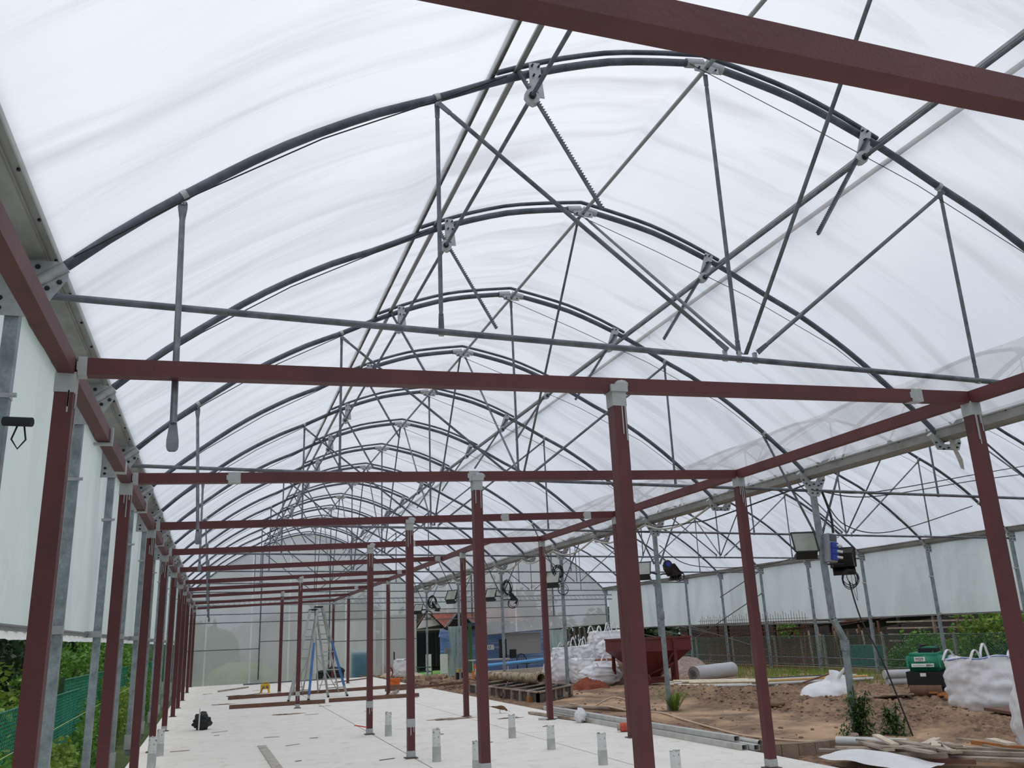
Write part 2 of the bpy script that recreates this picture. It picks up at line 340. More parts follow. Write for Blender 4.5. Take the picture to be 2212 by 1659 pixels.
def make_arch(span, truss, name, label, y):
    cx = gx(span); t = thing(name, label, 'roof arch', (cx, y, chord_z(cx)), 'roof arches of the left span' if span == 0 else 'roof arches of the right span')
    A = lambda x: (x, y, arch_z(x, cx))
    xl, xr = cx-5.3, cx+5.25
    for a, b in ((xl, cx-.06), (xr, cx+.06)):
        m = MB(); m.tube([A(a+(b-a)*i/22) for i in range(23)], .036, 10); part('arch_tube', m, STEEL_D, t)
    m = MB()
    for sgn in (-1, 1):
        p0, p1 = Vector(A(cx+sgn*.02)), Vector(A(cx+sgn*.2)); m.tube([p0, p1], .047, 10)
    m.box((cx, y-.03, arch_z(cx, cx)-.06), (.26, .01, .12)); part('ridge_bracket', m, PLATE, t)
    m = MB()
    for k in (-1, 0, 1): m.tube([(cx+k*.09, y-.045, arch_z(cx, cx)-.09), (cx+k*.09, y-.06, arch_z(cx, cx)-.09)], .011, 6)
    part('bolts', m, BOLT, t, kind='stuff')
    if span == 0:
        for xa, xb in ((2.08, cx), (cx, 6.16)):
            m = MB(); m.tube([(xa+(xb-xa)*i/10, y+.0, ventz(xa+(xb-xa)*i/10)) for i in range(11)], .024, 8); part('vent_tube', m, STEEL_D, t)
    # thin draw rope following the sheet
    m = MB(); xx = [cx-5.25, cx-4.5, cx-3.6, cx-2.7, cx-2.05]
    pts = [(x, y-.06, arch_z(x, cx)-(0.0, .075, .10, .06, .01)[i]) for i, x in enumerate(xx)]
    m.tube(pts, .006, 4); part('draw_rope', m, BLACK, t)
    m = MB(); xx = [cx-.2, cx+1, cx+2.3, cx+3.6, cx+4.8]
    m.tube([(x, y-.06, arch_z(x, cx)-(.05, .3, .25, .16, .05)[i]) for i, x in enumerate(xx)], .005, 4); part('draw_rope', m, BLACK, t)
    if truss:
        J = (cx, y, chord_z(cx))
        m = MB(); m.tube([(xl-.06, y-.03, chord_z(xl)), (xr+.05, y, chord_z(xr))], .025, 10); part('tie_tube', m, STEEL, t)
        la, ra = cx-2.66, cx+2.65
        for p, q, off in (((cx, y, arch_z(cx, cx)-.12), J, 0), ((la, y, arch_z(la, cx)-.08), (cx-.14, y, J[2]+.06), .05), ((ra, y, arch_z(ra, cx)-.08), (cx+.16, y, J[2]+.06), .05)):
            m = MB(); tubeflat(m, (p[0], y-off, p[2]), (q[0], y-off, q[2]+.05 if off == 0 else q[2]), .019); part('strut', m, STEEL, t)
        for x in (la, ra):
            m = MB(); tubeflat(m, (x, y, arch_z(x, cx)-.06), (x, y, chord_z(x)+.03), .018); part('hanger_tube', m, STEEL, t)
        m = MB()
        for x in (cx-.14, cx, cx+.16): m.tube([(x-.018, y, chord_z(x)), (x+.018, y, chord_z(x))], .031, 8); m.box((x, y, chord_z(x)+.05), (.03, .03, .05))
        for x in (la, ra, cx-4.58, cx+4.42):
            s = 1 if x < cx else -1; ang = math.atan2((arch_z(x+.1, cx)-arch_z(x-.1, cx)), .2); strap(m, x, y, arch_z(x, cx), ang, .043)
        for x in (la, ra): m.tube([(x-.018, y, chord_z(x)), (x+.018, y, chord_z(x))], .031, 8)
        part('clamps', m, PLATE, t, kind='stuff')
    return t
def brace(t, name, p, q, r=.019, label=None, m_=None):
    m = MB(); tubeflat(m, p, q, r); return part(name, m, m_ or STEEL, t, label)
def lbl_arch(span, i, truss):
    side = 'over the red frame' if span == 0 else 'in the right span'
    return ('strutted roof arch ' if truss else 'bare curved roof arch ')+side+', '+ORD[i]+' from the near end'
arches = {}
proto = {}
for span in (0, 1):
    for j in range(-1 if span == 0 else 0, 14):
        truss = j % 2 == 0; key = (span, truss); i = j+(2 if span == 0 else 1)
        if key not in proto:
            t = make_arch(span, truss, 'roof_arch', lbl_arch(span, i, truss), AY[j]); proto[key] = t
        else:
            t = copy_tree(proto[key]); t.location.y = AY[j]; t['label'] = lbl_arch(span, i, truss)
        arches[span, j] = t
# knee braces: fixed to the middle posts, swinging loose on the left
rr = random.Random(3)
for j in range(0, 13, 2):
    y = AY[j]; t = arches[0, j]; xa = cx = 8.61
    if j > 0: brace(t, 'knee_brace', (8.61, y, arch_z(8.61)-.06), (9.38, y, 2.98))
    xt = -.385; zt = arch_z(xt)-.07
    m = MB(); p, q = Vector((xt, y, zt)), Vector({0: (-.287, 5.13, 2.70), 2: (-.256, 10.95, 2.80), 4: (-.333, 16.65, 2.92), 6: (-.229, 22.9, 2.69), 8: (-.255, 28.75, 2.64)}.get(j, (-.3, y-.5, 2.66))); d = (q-p).normalized()
    m.tube([p+d*.12, q-d*.16], .02, 8)
    sx = Vector((0, 1, 0)).cross(d).normalized(); fy = sx.cross(d).normalized()*.006
    for c0, s in ((p, 1), (q, -1)):
        prof = [(-.035, .016), (-.022, .028), (0, .033), (.04, .033), (.10, .027), (.17, .02)]
        A = [c0+s*d*a-sx*w_ for a, w_ in prof]+[c0+s*d*a+sx*w_ for a, w_ in prof[::-1]]; n_ = len(A)
        if s < 0:
            hc = [c0+s*d*(.018+.010*math.cos(b))+sx*.010*math.sin(b) for b in [math.pi*2*k/n_ for k in range(n_)]]
        m.add([v-fy for v in A]+[v+fy for v in A], [tuple(range(n_)), tuple(range(2*n_-1, n_-1, -1))]+[(i, i+n_, (i+1) % n_+n_, (i+1) % n_) for i in range(n_)])
    part('loose_brace', m, STEEL, t, label='unfixed brace tube hanging from the arch')
    if j > 0: brace(arches[1, j], 'knee_brace', (10.32, y, arch_z(10.32, 14.78)-.06), (9.52, y, 2.98))
# lengthwise zig-zag bracing from odd ridges down to the tie tubes
for j in range(-1, 13, 2):
    for k in (j-1, j+1):
        if k < 0 or k > 12: continue
        brace(arches[0, k], 'ridge_brace', (4.2+(.05 if k < j else -.05), AY[j], arch_z(4.2)-.12), (4.2+(.03 if k < j else .07), AY[k], chord_z(4.2)+.05), .017)
        if k in (2, 4, 6, 8): brace(arches[1, k], 'ridge_brace', (14.78, AY[j], arch_z(14.78, 14.78)-.12), (14.8, AY[k], chord_z(14.78)+.05), .017)

# ------------------------------------------------------------------ rails, shafts, vent racks
def rail(name, pts, r, m_, label, kind='tube', w=None):
    m = MB()
    if kind == 'tube': m.tube(pts, r, 8)
    else:
        for p, q in zip(pts, pts[1:]): m.bar(p, q, w[0], w[1])
    return single(name, m, m_, label, 'rail' if 'rail' in name else 'shaft', 'lengthwise roof rails and shafts')
Y0, Y1 = -4.0, GY
rail('ridge_rail', [(4.2, Y0, 6.74), (4.2, Y1, 6.74)], .022, ALU, 'ridge rail running the length of the roof at its peak')
def lock(name, x, z, m_, label, w=(.05, .02)):
    m = MB(); m.bar((x, Y0, z), (x, Y1, z), *w); m.bar((x-w[0]/2, Y0, z-.008), (x-w[0]/2, Y1, z-.008), .008, .022); m.bar((x+w[0]/2, Y0, z-.008), (x+w[0]/2, Y1, z-.008), .008, .022)
    o = single(name, m, m_, label, 'rail', 'lengthwise roof rails and shafts'); return o
lr = lock('film_lock_rail', 2.03, 6.27, RAILB, 'weathered film lock rail with wiggle wire, leftmost of the left roof rails')
m = MB(); n = 900
m.tube([(2.03+.016*math.sin(i*math.pi/2), Y0+(30-Y0)*i/n, 6.252) for i in range(n)], .004, 4, False); part('wiggle_wire', m, BLACK, lr)
lock('vent_rail', 2.26, 6.345, ALU, 'bright channel rail resting on the arches, middle of the left roof rails', (.04, .03))
lock('vent_rail', 6.17, 6.26, ALU, 'bright channel rail beside the right drive shaft', (.04, .03))
r_ = lock('film_lock_rail', 6.42, 6.19, RAILB, 'film lock rail with torn film scraps, outermost of the right roof rails')
m = MB()
for i in range(26):
    y = 3+i*1.3+R.uniform(-.5, .5); x = 6.42; z = 6.17; h = R.uniform(.04, .12)
    m.add([(x, y, z), (x+.03, y+R.uniform(.05, .2), z), (x+.02, y+.1, z-h)], [(0, 1, 2)])
part('film_scraps', m, TAPE, r_, kind='stuff')
rail('drive_shaft', [(2.36, Y0, 6.05), (2.36, Y1, 6.05)], .02, STEEL, 'round drive shaft turning the left vent racks')
rail('drive_shaft', [(5.85, Y0, 5.98), (5.85, Y1, 5.98)], .02, STEEL, 'round drive shaft turning the right vent racks')
def make_rack(side, y, label):
    sx, sz = (2.36, 6.05) if side == 0 else (5.85, 5.98); ex, ez = (2.93, 5.04) if side == 0 else (5.21, 5.06)
    y0 = y-.10; t = thing('vent_rack', label, 'vent rack', (sx, y0, sz), 'toothed racks that open the ridge vents')
    d = Vector((ex-sx, 0, ez-sz)).normalized(); nrm = Vector((-d.z, 0, d.x)); top = Vector((sx, y0+.03, sz))-d*.27; end = Vector((ex, y0+.03, ez))
    if nrm.x < 0: nrm = -nrm
    if side: nrm = -nrm
    m = MB(); off = nrm*.035; m.bar(top+off, end+off, .03, .02, up=tuple(nrm)); m.bar(top+off+nrm*.01, end+off+nrm*.01, .008, .014, up=tuple(nrm)); part('rack_bar', m, STEEL, t)
    m = MB(); L = (end-top).length; n = int(L/.026)
    for i in range(n):
        c = top+off+d*(i+.5)*L/n+nrm*.016
        a = d*.007; b = nrm*.014; w = Vector((0, .012, 0))
        m.add([c-a-w, c+a-w, c+b-w, c-a+w, c+a+w, c+b+w], [(0, 1, 2), (5, 4, 3), (0, 2, 5, 3), (1, 4, 5, 2)])
    part('rack_teeth', m, STEEL, t, kind='stuff')
    m = MB(); c = Vector((sx, y0+.03, sz)); hexp = [c+d*.075*math.cos(a)+nrm*.06*math.sin(a)+nrm*.01 for a in [math.pi*k/4+.4 for k in range(8)]]
    V = [p-Vector((0, .035, 0)) for p in hexp]+[p+Vector((0, .035, 0)) for p in hexp]
    m.add(V, [tuple(range(8)), tuple(range(15, 7, -1))]+[(i, i+8, (i+1) % 8+8, (i+1) % 8) for i in range(8)]); part('gearbox', m, PLATE, t)
    ax = sx+(.06 if side == 0 else .10); az = arch_z(ax)+(.06 if side == 0 else .04)
    m = MB(); s = 1 if side == 0 else -1
    m.plate([(ax-.055, az), (ax+.045, az+.01), (ax+.075*s+.0, sz+.03), (ax+.06*s-.12*s, sz+.03)] if side == 0 else [(ax-.02, az+.02), (ax+.09, az-.02), (ax-.01, sz+.02), (ax-.15, sz+.03)], y0+.045, .008); part('mounting_plate', m, PLATE, t)
    m = MB()
    for (bx, bz) in ((-.03, az-.03), (.03, az-.03), (-.02, az-.13), (.035, az-.13), (0, sz+.06)):
        m.tube([(ax+bx, y0+.042, bz), (ax+bx, y0+.015, bz-.004)], .010, 6)
    part('bolts', m, BOLT, t, kind='stuff')
    m = MB(); m.tube([c-Vector((0, .06, 0)), c-Vector((0, .03, 0))], .032, 10); part('shaft_collar', m, BOLT, t)
    return t
for side in (0, 1):
    pr = None
    for i, j in enumerate(range(0, 13)):
        lab = 'toothed vent rack with gearbox on the '+('left' if side == 0 else 'right')+' shaft, '+ORD[i+1]+' from the near end'
        if pr is None: pr = make_rack(side, AY[j], lab)
        else: c = copy_tree(pr); c.location.y = AY[j]-.10; c['label'] = lab

# ------------------------------------------------------------------ gutters and posts
def gutter(name, prof, label, flange=None):
    t = thing(name, label, 'gutter', (prof[0][0], 0, prof[0][1])); m = MB(); m.extr(prof, -6, GY+.1)
    m.extr([(x, z+.004) for x, z in prof][::-1], -6, GY+.1); part('channel', m, GUTTER, t)
    if flange:
        m = MB()
        for x, z, w, h in flange: m.bar((x, -6, z), (x, GY+.1, z), w, h)
        part('edge_flange', m, GUTTER, t)
        m = MB(); y = .5
        while y < 30:
            for x, z, w, h in flange[:1]: m.tube([(x, y, z-h/2), (x, y, z-h/2-.014)], .011, 6)
            y += .62
        part('rivets', m, BOLT, t, kind='stuff')
    return t
gutter('rain_gutter', [(-1.151, 4.235), (-1.154, 4.188), (-1.205, 4.18), (-1.215, 4.155), (-1.50, 4.12), (-1.62, 4.16), (-1.64, 4.3)], 'wide grey sheet gutter above the left row of galvanised posts', [(-1.165, 4.19, .022, .012), (-1.205, 4.175, .012, .02)])
gutter('rain_gutter', [(9.30, 4.06), (9.32, 3.94), (9.38, 3.91), (9.52, 3.91), (9.58, 3.94), (9.60, 4.06)], 'long grey gutter between the two greenhouse spans', [(9.30, 4.06, .03, .02), (9.60, 4.06, .03, .02)])
gutter('rain_gutter', [(19.98, 3.80), (20.0, 3.70), (20.08, 3.66), (20.25, 3.66), (20.32, 3.72), (20.34, 3.86)], 'thin gutter above the far right row of posts', [(19.98, 3.8, .03, .02)])
def bolt_set(y, pts, s=.016):
    m = MB()
    for x, z in pts: m.tube([(x, y, z), (x, y-.03, z-.006)], [s*1.2, s*.6], 6)
    return m
def left_post(y, i):
    lab = 'galvanised square post under the left gutter, '+ORD[i]+' from the near end'
    t = thing('gutter_post', lab, 'post', (-1.38, y, -.2), 'galvanised posts along the left curtain')
    m = MB(); m.box((-1.38, y, 1.85), (.085, .085, 4.1)); part('post_tube', m, GALV, t)
    g = MB(); g.plate([(-1.54, 3.74), (-1.25, 3.74), (-1.167, 3.86), (-1.068, 4.03), (-1.075, 4.10), (-1.15, 4.15), (-1.54, 4.12)], y-.055, .008)
    g.tube([(-1.33, y-.055, 3.93), (-1.09, y-.055, 4.115)], .042, 10); gp = part('gutter_plate', g, PLATE, t)
    part('bolts', bolt_set(y-.06, [(-1.42, 4.06), (-1.34, 4.08), (-1.26, 4.10), (-1.42, 3.98), (-1.26, 3.90), (-1.19, 3.95), (-1.12, 4.00), (-1.46, 3.86), (-1.46, 3.79)]), BOLT, gp, kind='stuff')
    m = MB(); m.box((-1.39, y-.002, 1.80), (.11, .10, .075)); m.box((-1.47, y-.05, 1.80), (.10, .006, .075)); b = part('rail_clamp', m, PLATE, t)
    part('bolts', bolt_set(y-.055, [(-1.485, 1.82), (-1.485, 1.78)], .009), BOLT, b, kind='stuff')
    m = MB(); m.box((-1.39, y-.004, 3.2), (.115, .1, .03)); m.tube([(-1.33, y-.06, 3.2), (-1.29, y-.06, 3.2)], .016, 8); part('pipe_clip', m, PLATE, t)
    m = MB(); m.box((-1.38, y, .02), (.12, .12, .24)); part('footing', m, PRIMER, t)
    return t
pr = None
for i, j in enumerate(range(-1, 14)):
    if pr is None: pr = left_post(AY[j], i+1)
    else: c = copy_tree(pr); c.location.y = AY[j]; c['label'] = 'galvanised square post under the left gutter, '+ORD[i+1]+' from the near end'
def fan(y, post):
    if post: P = [(9.22, 3.99), (9.20, 3.90), (9.34, 3.64), (9.37, 3.60), (9.53, 3.60), (9.56, 3.64), (9.70, 3.90), (9.68, 3.99), (9.56, 3.93), (9.50, 3.86), (9.40, 3.86), (9.34, 3.93)]
    else: P = [(9.22, 3.99), (9.20, 3.90), (9.26, 3.78), (9.64, 3.78), (9.70, 3.90), (9.68, 3.99), (9.56, 3.93), (9.50, 3.86), (9.40, 3.86), (9.34, 3.93)]
    m = MB(); c = (9.45, 3.9)
    n = len(P)
    # split the concave outline into convex pieces around the notch
    if post: pieces = [[P[0], P[1], P[2], P[10], P[11]], [P[2], P[3], P[4], P[5], P[9], P[10]], [P[5], P[6], P[7], P[8], P[9]]]
    else: pieces = [[P[0], P[1], P[2], P[8], P[9]], [P[2], P[3], P[7], P[8]], [P[3], P[4], P[5], P[6], P[7]]]
    for q in pieces: m.plate(q, y-.045, .008)
    m.tube([(9.19, y-.02, 4.0), (9.33, y-.02, 3.86)], .042, 8); m.tube([(9.71, y-.02, 4.0), (9.57, y-.02, 3.86)], .042, 8)
    B = [(9.25, 3.88), (9.30, 3.82), (9.36, 3.79), (9.54, 3.79), (9.60, 3.82), (9.65, 3.88), (9.45, 3.81)]+([(9.40, 3.72), (9.50, 3.72), (9.40, 3.66), (9.50, 3.66)] if post else [])
    return m, bolt_set(y-.05, B, .012)
i = 0
for j in range(0, 14):
    y = AY[j]
    if j % 2 == 0:
        i += 1
        if j == 0: continue
        lab = 'galvanised post with fan plate below the middle gutter, '+ORD[i-1]+' from the near end'
        if j == 2: lab = 'bent galvanised post with plug box and two floodlights'
        t = thing('gutter_post', lab, 'post', (9.45, y, -.2), 'galvanised posts under the middle gutter')
        m = MB()
        if j == 2:
            P = [(9.45, 3.62), (9.49, 1.62), (9.66, 1.28), (9.62, -.35)]
            for (xa, za), (xb, zb) in zip(P, P[1:]): m.bar((xa, y, za), (xb, y, zb), .08, .08, up=(0, 1, 0))
        else: m.box((9.45, y, 1.65), (.08, .08, 3.98))
        part('post_tube', m, GALV, t)
        fm, bm_ = fan(y, True); gp = part('gutter_plate', fm, PLATE, t); part('bolts', bm_, BOLT, gp, kind='stuff')
        m = MB(); zc_ = 1.2 if j == 2 else 1.85; xc_ = 9.655 if j == 2 else 9.45
        m.box((xc_, y, zc_), (.10, .10, .16)); part('sleeve', m, GALV, t)
    else:
        fm, bm_ = fan(y, False); t = thing('gutter_bracket', 'fan-shaped bracket plate without a post on the middle gutter, '+ORD[j//2+1]+' of its kind', 'bracket', (9.45, y, 3.8), 'post-free brackets on the middle gutter')
        gp = part('gutter_plate', fm, PLATE, t); part('bolts', bm_, BOLT, t, kind='stuff')
pr = None
for i, j in enumerate(range(2, 14)):
    y = AY[j]; lab = 'slim galvanised post on the far right side, '+ORD[i+1]+' from the near end'
    if pr is None:
        t = thing('gutter_post', lab, 'post', (20.1, y, -.2), 'slim posts along the right curtain'); pr = t
        m = MB(); m.box((20.1, y, 1.55), (.075, .075, 3.9)); part('post_tube', m, GALV, t)
        m = MB(); m.plate([(19.93, 3.70), (20.22, 3.70), (20.22, 3.42), (20.05, 3.42), (19.93, 3.58)], y-.045, .008); m.tube([(19.9, y-.02, 3.78), (20.02, y-.02, 3.62)], .04, 8); gp = part('gutter_plate', m, PLATE, t)
        part('bolts', bolt_set(y-.05, [(19.98, 3.62), (20.05, 3.56), (20.16, 3.56), (20.05, 3.48), (20.16, 3.48)], .012), BOLT, gp, kind='stuff')
        m = MB(); m.box((20.12, y-.002, 1.64), (.11, .1, .08)); part('rail_clamp', m, PLATE, t)
        m = MB(); m.box((20.08, y, 2.72), (.095, .095, .05)); part('pipe_clip', m, PLATE, t)
    else: c = copy_tree(pr); c.location.y = y; c['label'] = lab
# ties between the right-hand posts and their diagonals
for j, k, z0, z1 in ((4, 4, 0, 0),): pass
cb = thing('wind_brace', 'crossing diagonal brace tubes between far right posts', 'brace', (20.0, AY[9], 1.2))
for p, q in (((20.0, AY[8]-.1, 2.7), (20.0, AY[10], .9)), ((20.0, AY[10]-.1, 1.6), (20.0, AY[8], .6)), ((20.0, AY[9], 2.7), (20.0, AY[8], 3.5))):
    m = MB(); m.tube([p, q], .018, 6); part('brace_tube', m, STEEL, cb)

# gable framing
gf = thing('gable_frame', 'steel posts and rails holding the gable film', 'frame', (9, GY, 0))
for x, z1 in ((2.0, arch_z(2.0)), (5.25, arch_z(5.25)), (12.5, arch_z(12.5, 14.78)), (17.0, arch_z(17.0, 14.78))):
    m = MB(); m.box((x, GY-.06, z1/2+(1.2 if x > 9 else 0)), (.06, .06, z1-(2.4 if x > 9 else 0))); part('gable_post', m, STEEL, gf)
for x0, x1, z in ((-1.3, 20.1, 3.02), (-1.3, 9.5, 2.64), (9.5, 20.1, 2.45), (-1.3, 2.0, 1.42), (2.0, 5.25, 1.72), (5.25, 9.55, 1.58)):
    m = MB(); m.tube([(x0, GY-.1, z), (x1, GY-.1, z-.02*(x1-x0)*.3)], .022, 6); part('gable_rail', m, STEEL, gf)
for z in (3.62, 3.40):
    m = MB(); m.bar((-1.2, GY-1.0, z), (20.0, GY-1.0, z-.25), .04, .06); part('truss_beam', m, GALV, gf)
m = MB()
for i in range(90):
    x = -1.2+i*.235; m.tube([(x, GY-1.0, 3.60-.0118*(x+1.2)), (x+.12, GY-1.0, 3.42-.0118*(x+1.2))], .008, 4, False)
part('truss_lacing', m, GALV, gf, kind='stuff')

# ------------------------------------------------------------------ red steel frame
XL, XR, XN, XM = -.882, 6.115, 5.005, 2.656
def zb(x): return 3.203+.0324*x
def yk(k, x): return YB[k]+.0422*x
PW = .10
def drips(mb, x, y, z, w, n, seed):
    q = random.Random(seed)
    for i in range(n):
        h = q.uniform(.05, .28)
        if q.random() < .5: mb.box((x-w/2+q.uniform(0, w), y-PW/2-.004, z-h/2), (.008, .004, h))
        else: mb.box((x+PW/2*(1)+.004, y-w/2+q.uniform(0, w), z-h/2), (.004, .008, h))
def red_post(x, y, label, group, foot=False, cap='joint', mid=None, z0=0.0):
    t = thing('red_steel_post', label, 'post', (x, y, z0), group)
    top = zb(x)-.05; m = MB(); m.box((x, y, (top+z0)/2), (PW, PW, top-z0)); part('post_tube', m, RED, t)
    m = MB(); m.box((x, y, top-.05), (PW+.008, PW+.008, .12)); drips(m, x, y, top-.1, PW*.8, 6, int(x*10+y*7)); part('primer_patch', m, PRIMER, t, label='light grey primer with drips at the joint')
    if cap == 'cap':
        m = MB(); m.box((x, y-.004, top+.02), (PW+.03, PW+.03, .05)); m.ball((x+.03, y-.05, top+.05), (.06, .02, .035), 8, 5, .3, 2, int(y)); part('weld_primer', m, PRIMER, t)
    m = MB(); m.box((x, y, z0+.006), (.17, .17, .012)); part('base_plate', m, mat('rusty_plate', (96, 84, 78), .8), t)
    if foot:
        m = MB(); m.box((x, y, z0+.06), (PW+.008, PW+.008, .08)); part('primer_foot', m, PRIMER, t)
    if mid:
        m = MB(); m.box((x, y, mid), (PW+.006, PW+.006, .11)); m.box((x-.01, y-PW/2-.003, mid-.1), (.012, .004, .12)); m.box((x+.03, y-PW/2-.003, mid-.08), (.008, .004, .08)); part('primer_band', m, PRIMER, t, label='light grey primer band')
    return t
for k in range(0, 10):
    red_post(XL, yk(k, XL), 'dark red steel post in the left row, '+ORD[k+1]+' from the near end', 'red posts of the left row', foot=k in (3, 4))
for k in range(0, 4):
    red_post(XR, yk(k, XR), 'dark red steel post at the slab\'s right edge, '+ORD[k+1]+' from the near end', 'red posts of the right row', foot=(k == 1))
for y, i in ((18.2, 1), (yk(6, XN), 2), (yk(8, XN), 3), (yk(9, XN), 4)):
    red_post(XN-.02, y, 'dark red steel post under the inner lengthwise beam, '+ORD[i]+' from the near end', 'red posts of the narrow part', foot=False)
for n, (k, mid) in enumerate(((0, None), (1, .30), (2, .46), (3, .50), (5, .35), (7, None))):
    red_post(XM if k < 4 else 2.07, yk(k, XM), 'dark red steel post in the middle row, '+ORD[n+1]+' from the near end', 'red posts of the middle row', foot=True, cap='cap', mid=mid)
def red_beam(p, q, label, patches=(), group='red crossbeams', h=PW, w=.085):
    p, q = Vector(p), Vector(q); t = thing('red_steel_beam', label, 'beam', tuple(p), group)
    m = MB(); m.bar(p, q, w, h); part('beam_tube', m, RED, t)
    for f in patches:
        c = p+(q-p)*f; d = (q-p).normalized(); s_ = .4 if f < .02 else 1; m = MB(); m.bar(c-d*.06*s_, c+d*.06*s_, w+.008, h+.008); m.bar(c-d*.075*s_, c+d*.05*s_, w+.007, h*.5); part('primer_band', m, PRIMER, t, label='light grey primer over a weld')
    return t
PT = {-1: (), 0: (.0, .915), 1: (.0, .135, .5), 2: (.0, .725, .93), 3: (.0, .62), 4: (.0, .985), 5: (.0, .96), 6: (0.,), 7: (.0, .93), 8: (0.,), 9: (0.,)}
for k in range(-1, 10):
    xr = XR if k < 4 else XN; a, b = XL+PW/2, xr-PW/2
    if k == -1: b = XR
    red_beam((a, yk(k, a), zb(a)), (b, yk(k, b), zb(b)), 'dark red crossbeam spanning the frame, '+ORD[k+2]+' from the near end', [max(f, .004) for f in PT[k]])
red_beam((XL, -1.5, zb(XL)), (XL, yk(9, XL)+.05, zb(XL)), 'dark red lengthwise beam on top of the left row of posts', (.235,), 'red lengthwise beams')
red_beam((XR, -1.5, zb(XR)), (XR, yk(3, XR)+.05, zb(XR)), 'dark red lengthwise beam along the slab\'s right side', (), 'red lengthwise beams')
red_beam((XN, yk(3, XN)+.05, zb(XN)), (XN, yk(9, XN)+.05, zb(XN)), 'dark red lengthwise beam of the narrower far part', (.16,), 'red lengthwise beams')
for k in range(-1, 10):
    if k in (0, 1, 2, 3):
        y = yk(k, XL)+1.75; m = MB(); m.box((XL, y, zb(XL)-PW/2-.02), (.13, .05, .015)); m.box((XL+.06, y, zb(XL)), (.012, .05, .12)); single('angle_clip', m, PRIMER, 'grey angle clip welded under the left red beam, '+ORD[k+1]+' from the near end', 'bracket', 'angle clips on the left beam')
# ------------------------------------------------------------------ things on the slab
def stub(x, y, h, label, r=.055, thin=False):
    t = thing('pipe_stub', label, 'pipe', (x, y, 0), 'capped pipe stubs standing in the slab')
    m = MB(); n = 14; rr2 = random.Random(int(x*100+y*10))
    V = [(x+r*math.cos(2*math.pi*k/n), y+r*math.sin(2*math.pi*k/n), 0) for k in range(n)]+[(x+r*math.cos(2*math.pi*k/n), y+r*math.sin(2*math.pi*k/n), h-rr2.uniform(0, .03)) for k in range(n)]
    m.add(V, [(k, (k+1) % n, n+(k+1) % n, n+k) for k in range(n)], True)
    m.add([(x+(r-.008)*(a[0]-x)/r, y+(r-.008)*(a[1]-y)/r, a[2]) for a in V], [(k, n+k, n+(k+1) % n, (k+1) % n) for k in range(n)], True)
    part('upper_pipe', m, mat('speckled_pipe', (206, 208, 206), .6, col2=(110, 112, 108), mix=(.60, .64), scale2=16, var=.05), t)
    m = MB(); m.tube([(x, y, 0), (x, y, h*.45)], r+.004, 14); part('cement_skirt', m, mat('cement_splash', (178, 180, 178), .9, bump=.4), t)
    return t
for x, y, h, lab in ((2.9, 15.68, .40, 'pale pipe stub just right of the middle red post with the red rag'), (2.89, 12.11, .42, 'pale pipe stub close to the foot of the third middle red post'),
                     (4.58, 13.99, .36, 'pale pipe stub near the long slab joint, farthest of the right-hand line of stubs'), (4.60, 12.29, .33, 'spotted pipe stub touching the long slab joint, middle of the right-hand line'),
                     (4.62, 10.55, .38, 'spotted pipe stub with rough top, third along the right-hand line of stubs'), (2.93, 14.0, .38, 'pale pipe stub half hidden behind the third middle red post'),
                     (3.02, 10.6, .40, 'pipe stub at the very bottom edge beside the second middle red post'), (4.66, 8.75, .36, 'broken-topped pipe stub nearest along the right-hand line'),
                     (-.73, 15.4, .40, 'white pipe stub behind another at the foot of the left row'), (-.76, 14.0, .42, 'white pipe stub at the bottom left beside the left row')):
    stub(x, y, h, lab)
def timber(p, q, w, h, m_, label, group='long timbers lying on the slab', name='timber_beam', cat='timber'):
    m = MB(); m.bar(p, q, w, h); return single(name, m, m_, label, cat, group)
timber((.475, 29.3, .05), (6.59, 30.4, .05), .09, .1, WOODB, 'long brown timber beam lying behind the ladder feet')
timber((.44, 25.08, .05), (2.9, 24.97, .05), .09, .1, WOODB, 'brown timber beam lying left of the gap, nearer of the two rows')
timber((3.03, 25.2, .05), (5.52, 25.17, .05), .09, .1, WOODB, 'brown timber beam lying right of the gap, nearer of the two rows')
timber((5.2, 28.6, .04), (8.2, 29.5, .08), .08, .08, WOODB, 'brown timber reaching from the slab onto the rubble')
timber((.2, 34.5, .03), (1.3, 36.5, .03), .05, .05, WOOD, 'thin stick of timber near the far left of the slab')
timber((1.2, 39.0, .03), (5.0, 40.0, .03), .06, .05, STEEL, 'dark steel rail lying along the far slab end')
timber((4.6, 36.4, .03), (6.3, 38.5, .03), .05, .04, WOODB, 'dark strip of timber by the far right slab end')
timber((4.9, 26.2, .04), (5.4, 27.6, .06), .08, .07, WOOD, 'short pale round log on the slab behind the timbers', 'short logs')
timber((.81, 15.64, .008), (.89, 12.0, .008), .13, .014, mat('pale_strip', (176, 170, 160), .9, var=.25), 'flat weathered strip board pressed into the slab left of centre', 'flat strips on the slab', 'strip_board', 'board')
q = random.Random(11)
for i in range(26):
    x, y = q.uniform(-.6, 6.5), q.uniform(11, 34); L = q.uniform(.08, .32); a = q.uniform(-.5, .5)
    m = MB(); m.bar((x, y, .006), (x+L*math.cos(a), y+L*math.sin(a), .008), q.uniform(.010, .022), .008)
    single('wood_scrap', m, WOODB if i % 2 else WOOD, 'thin scrap of wood or bark lying loose on the pale slab', 'scrap', 'wood scraps scattered on the slab')
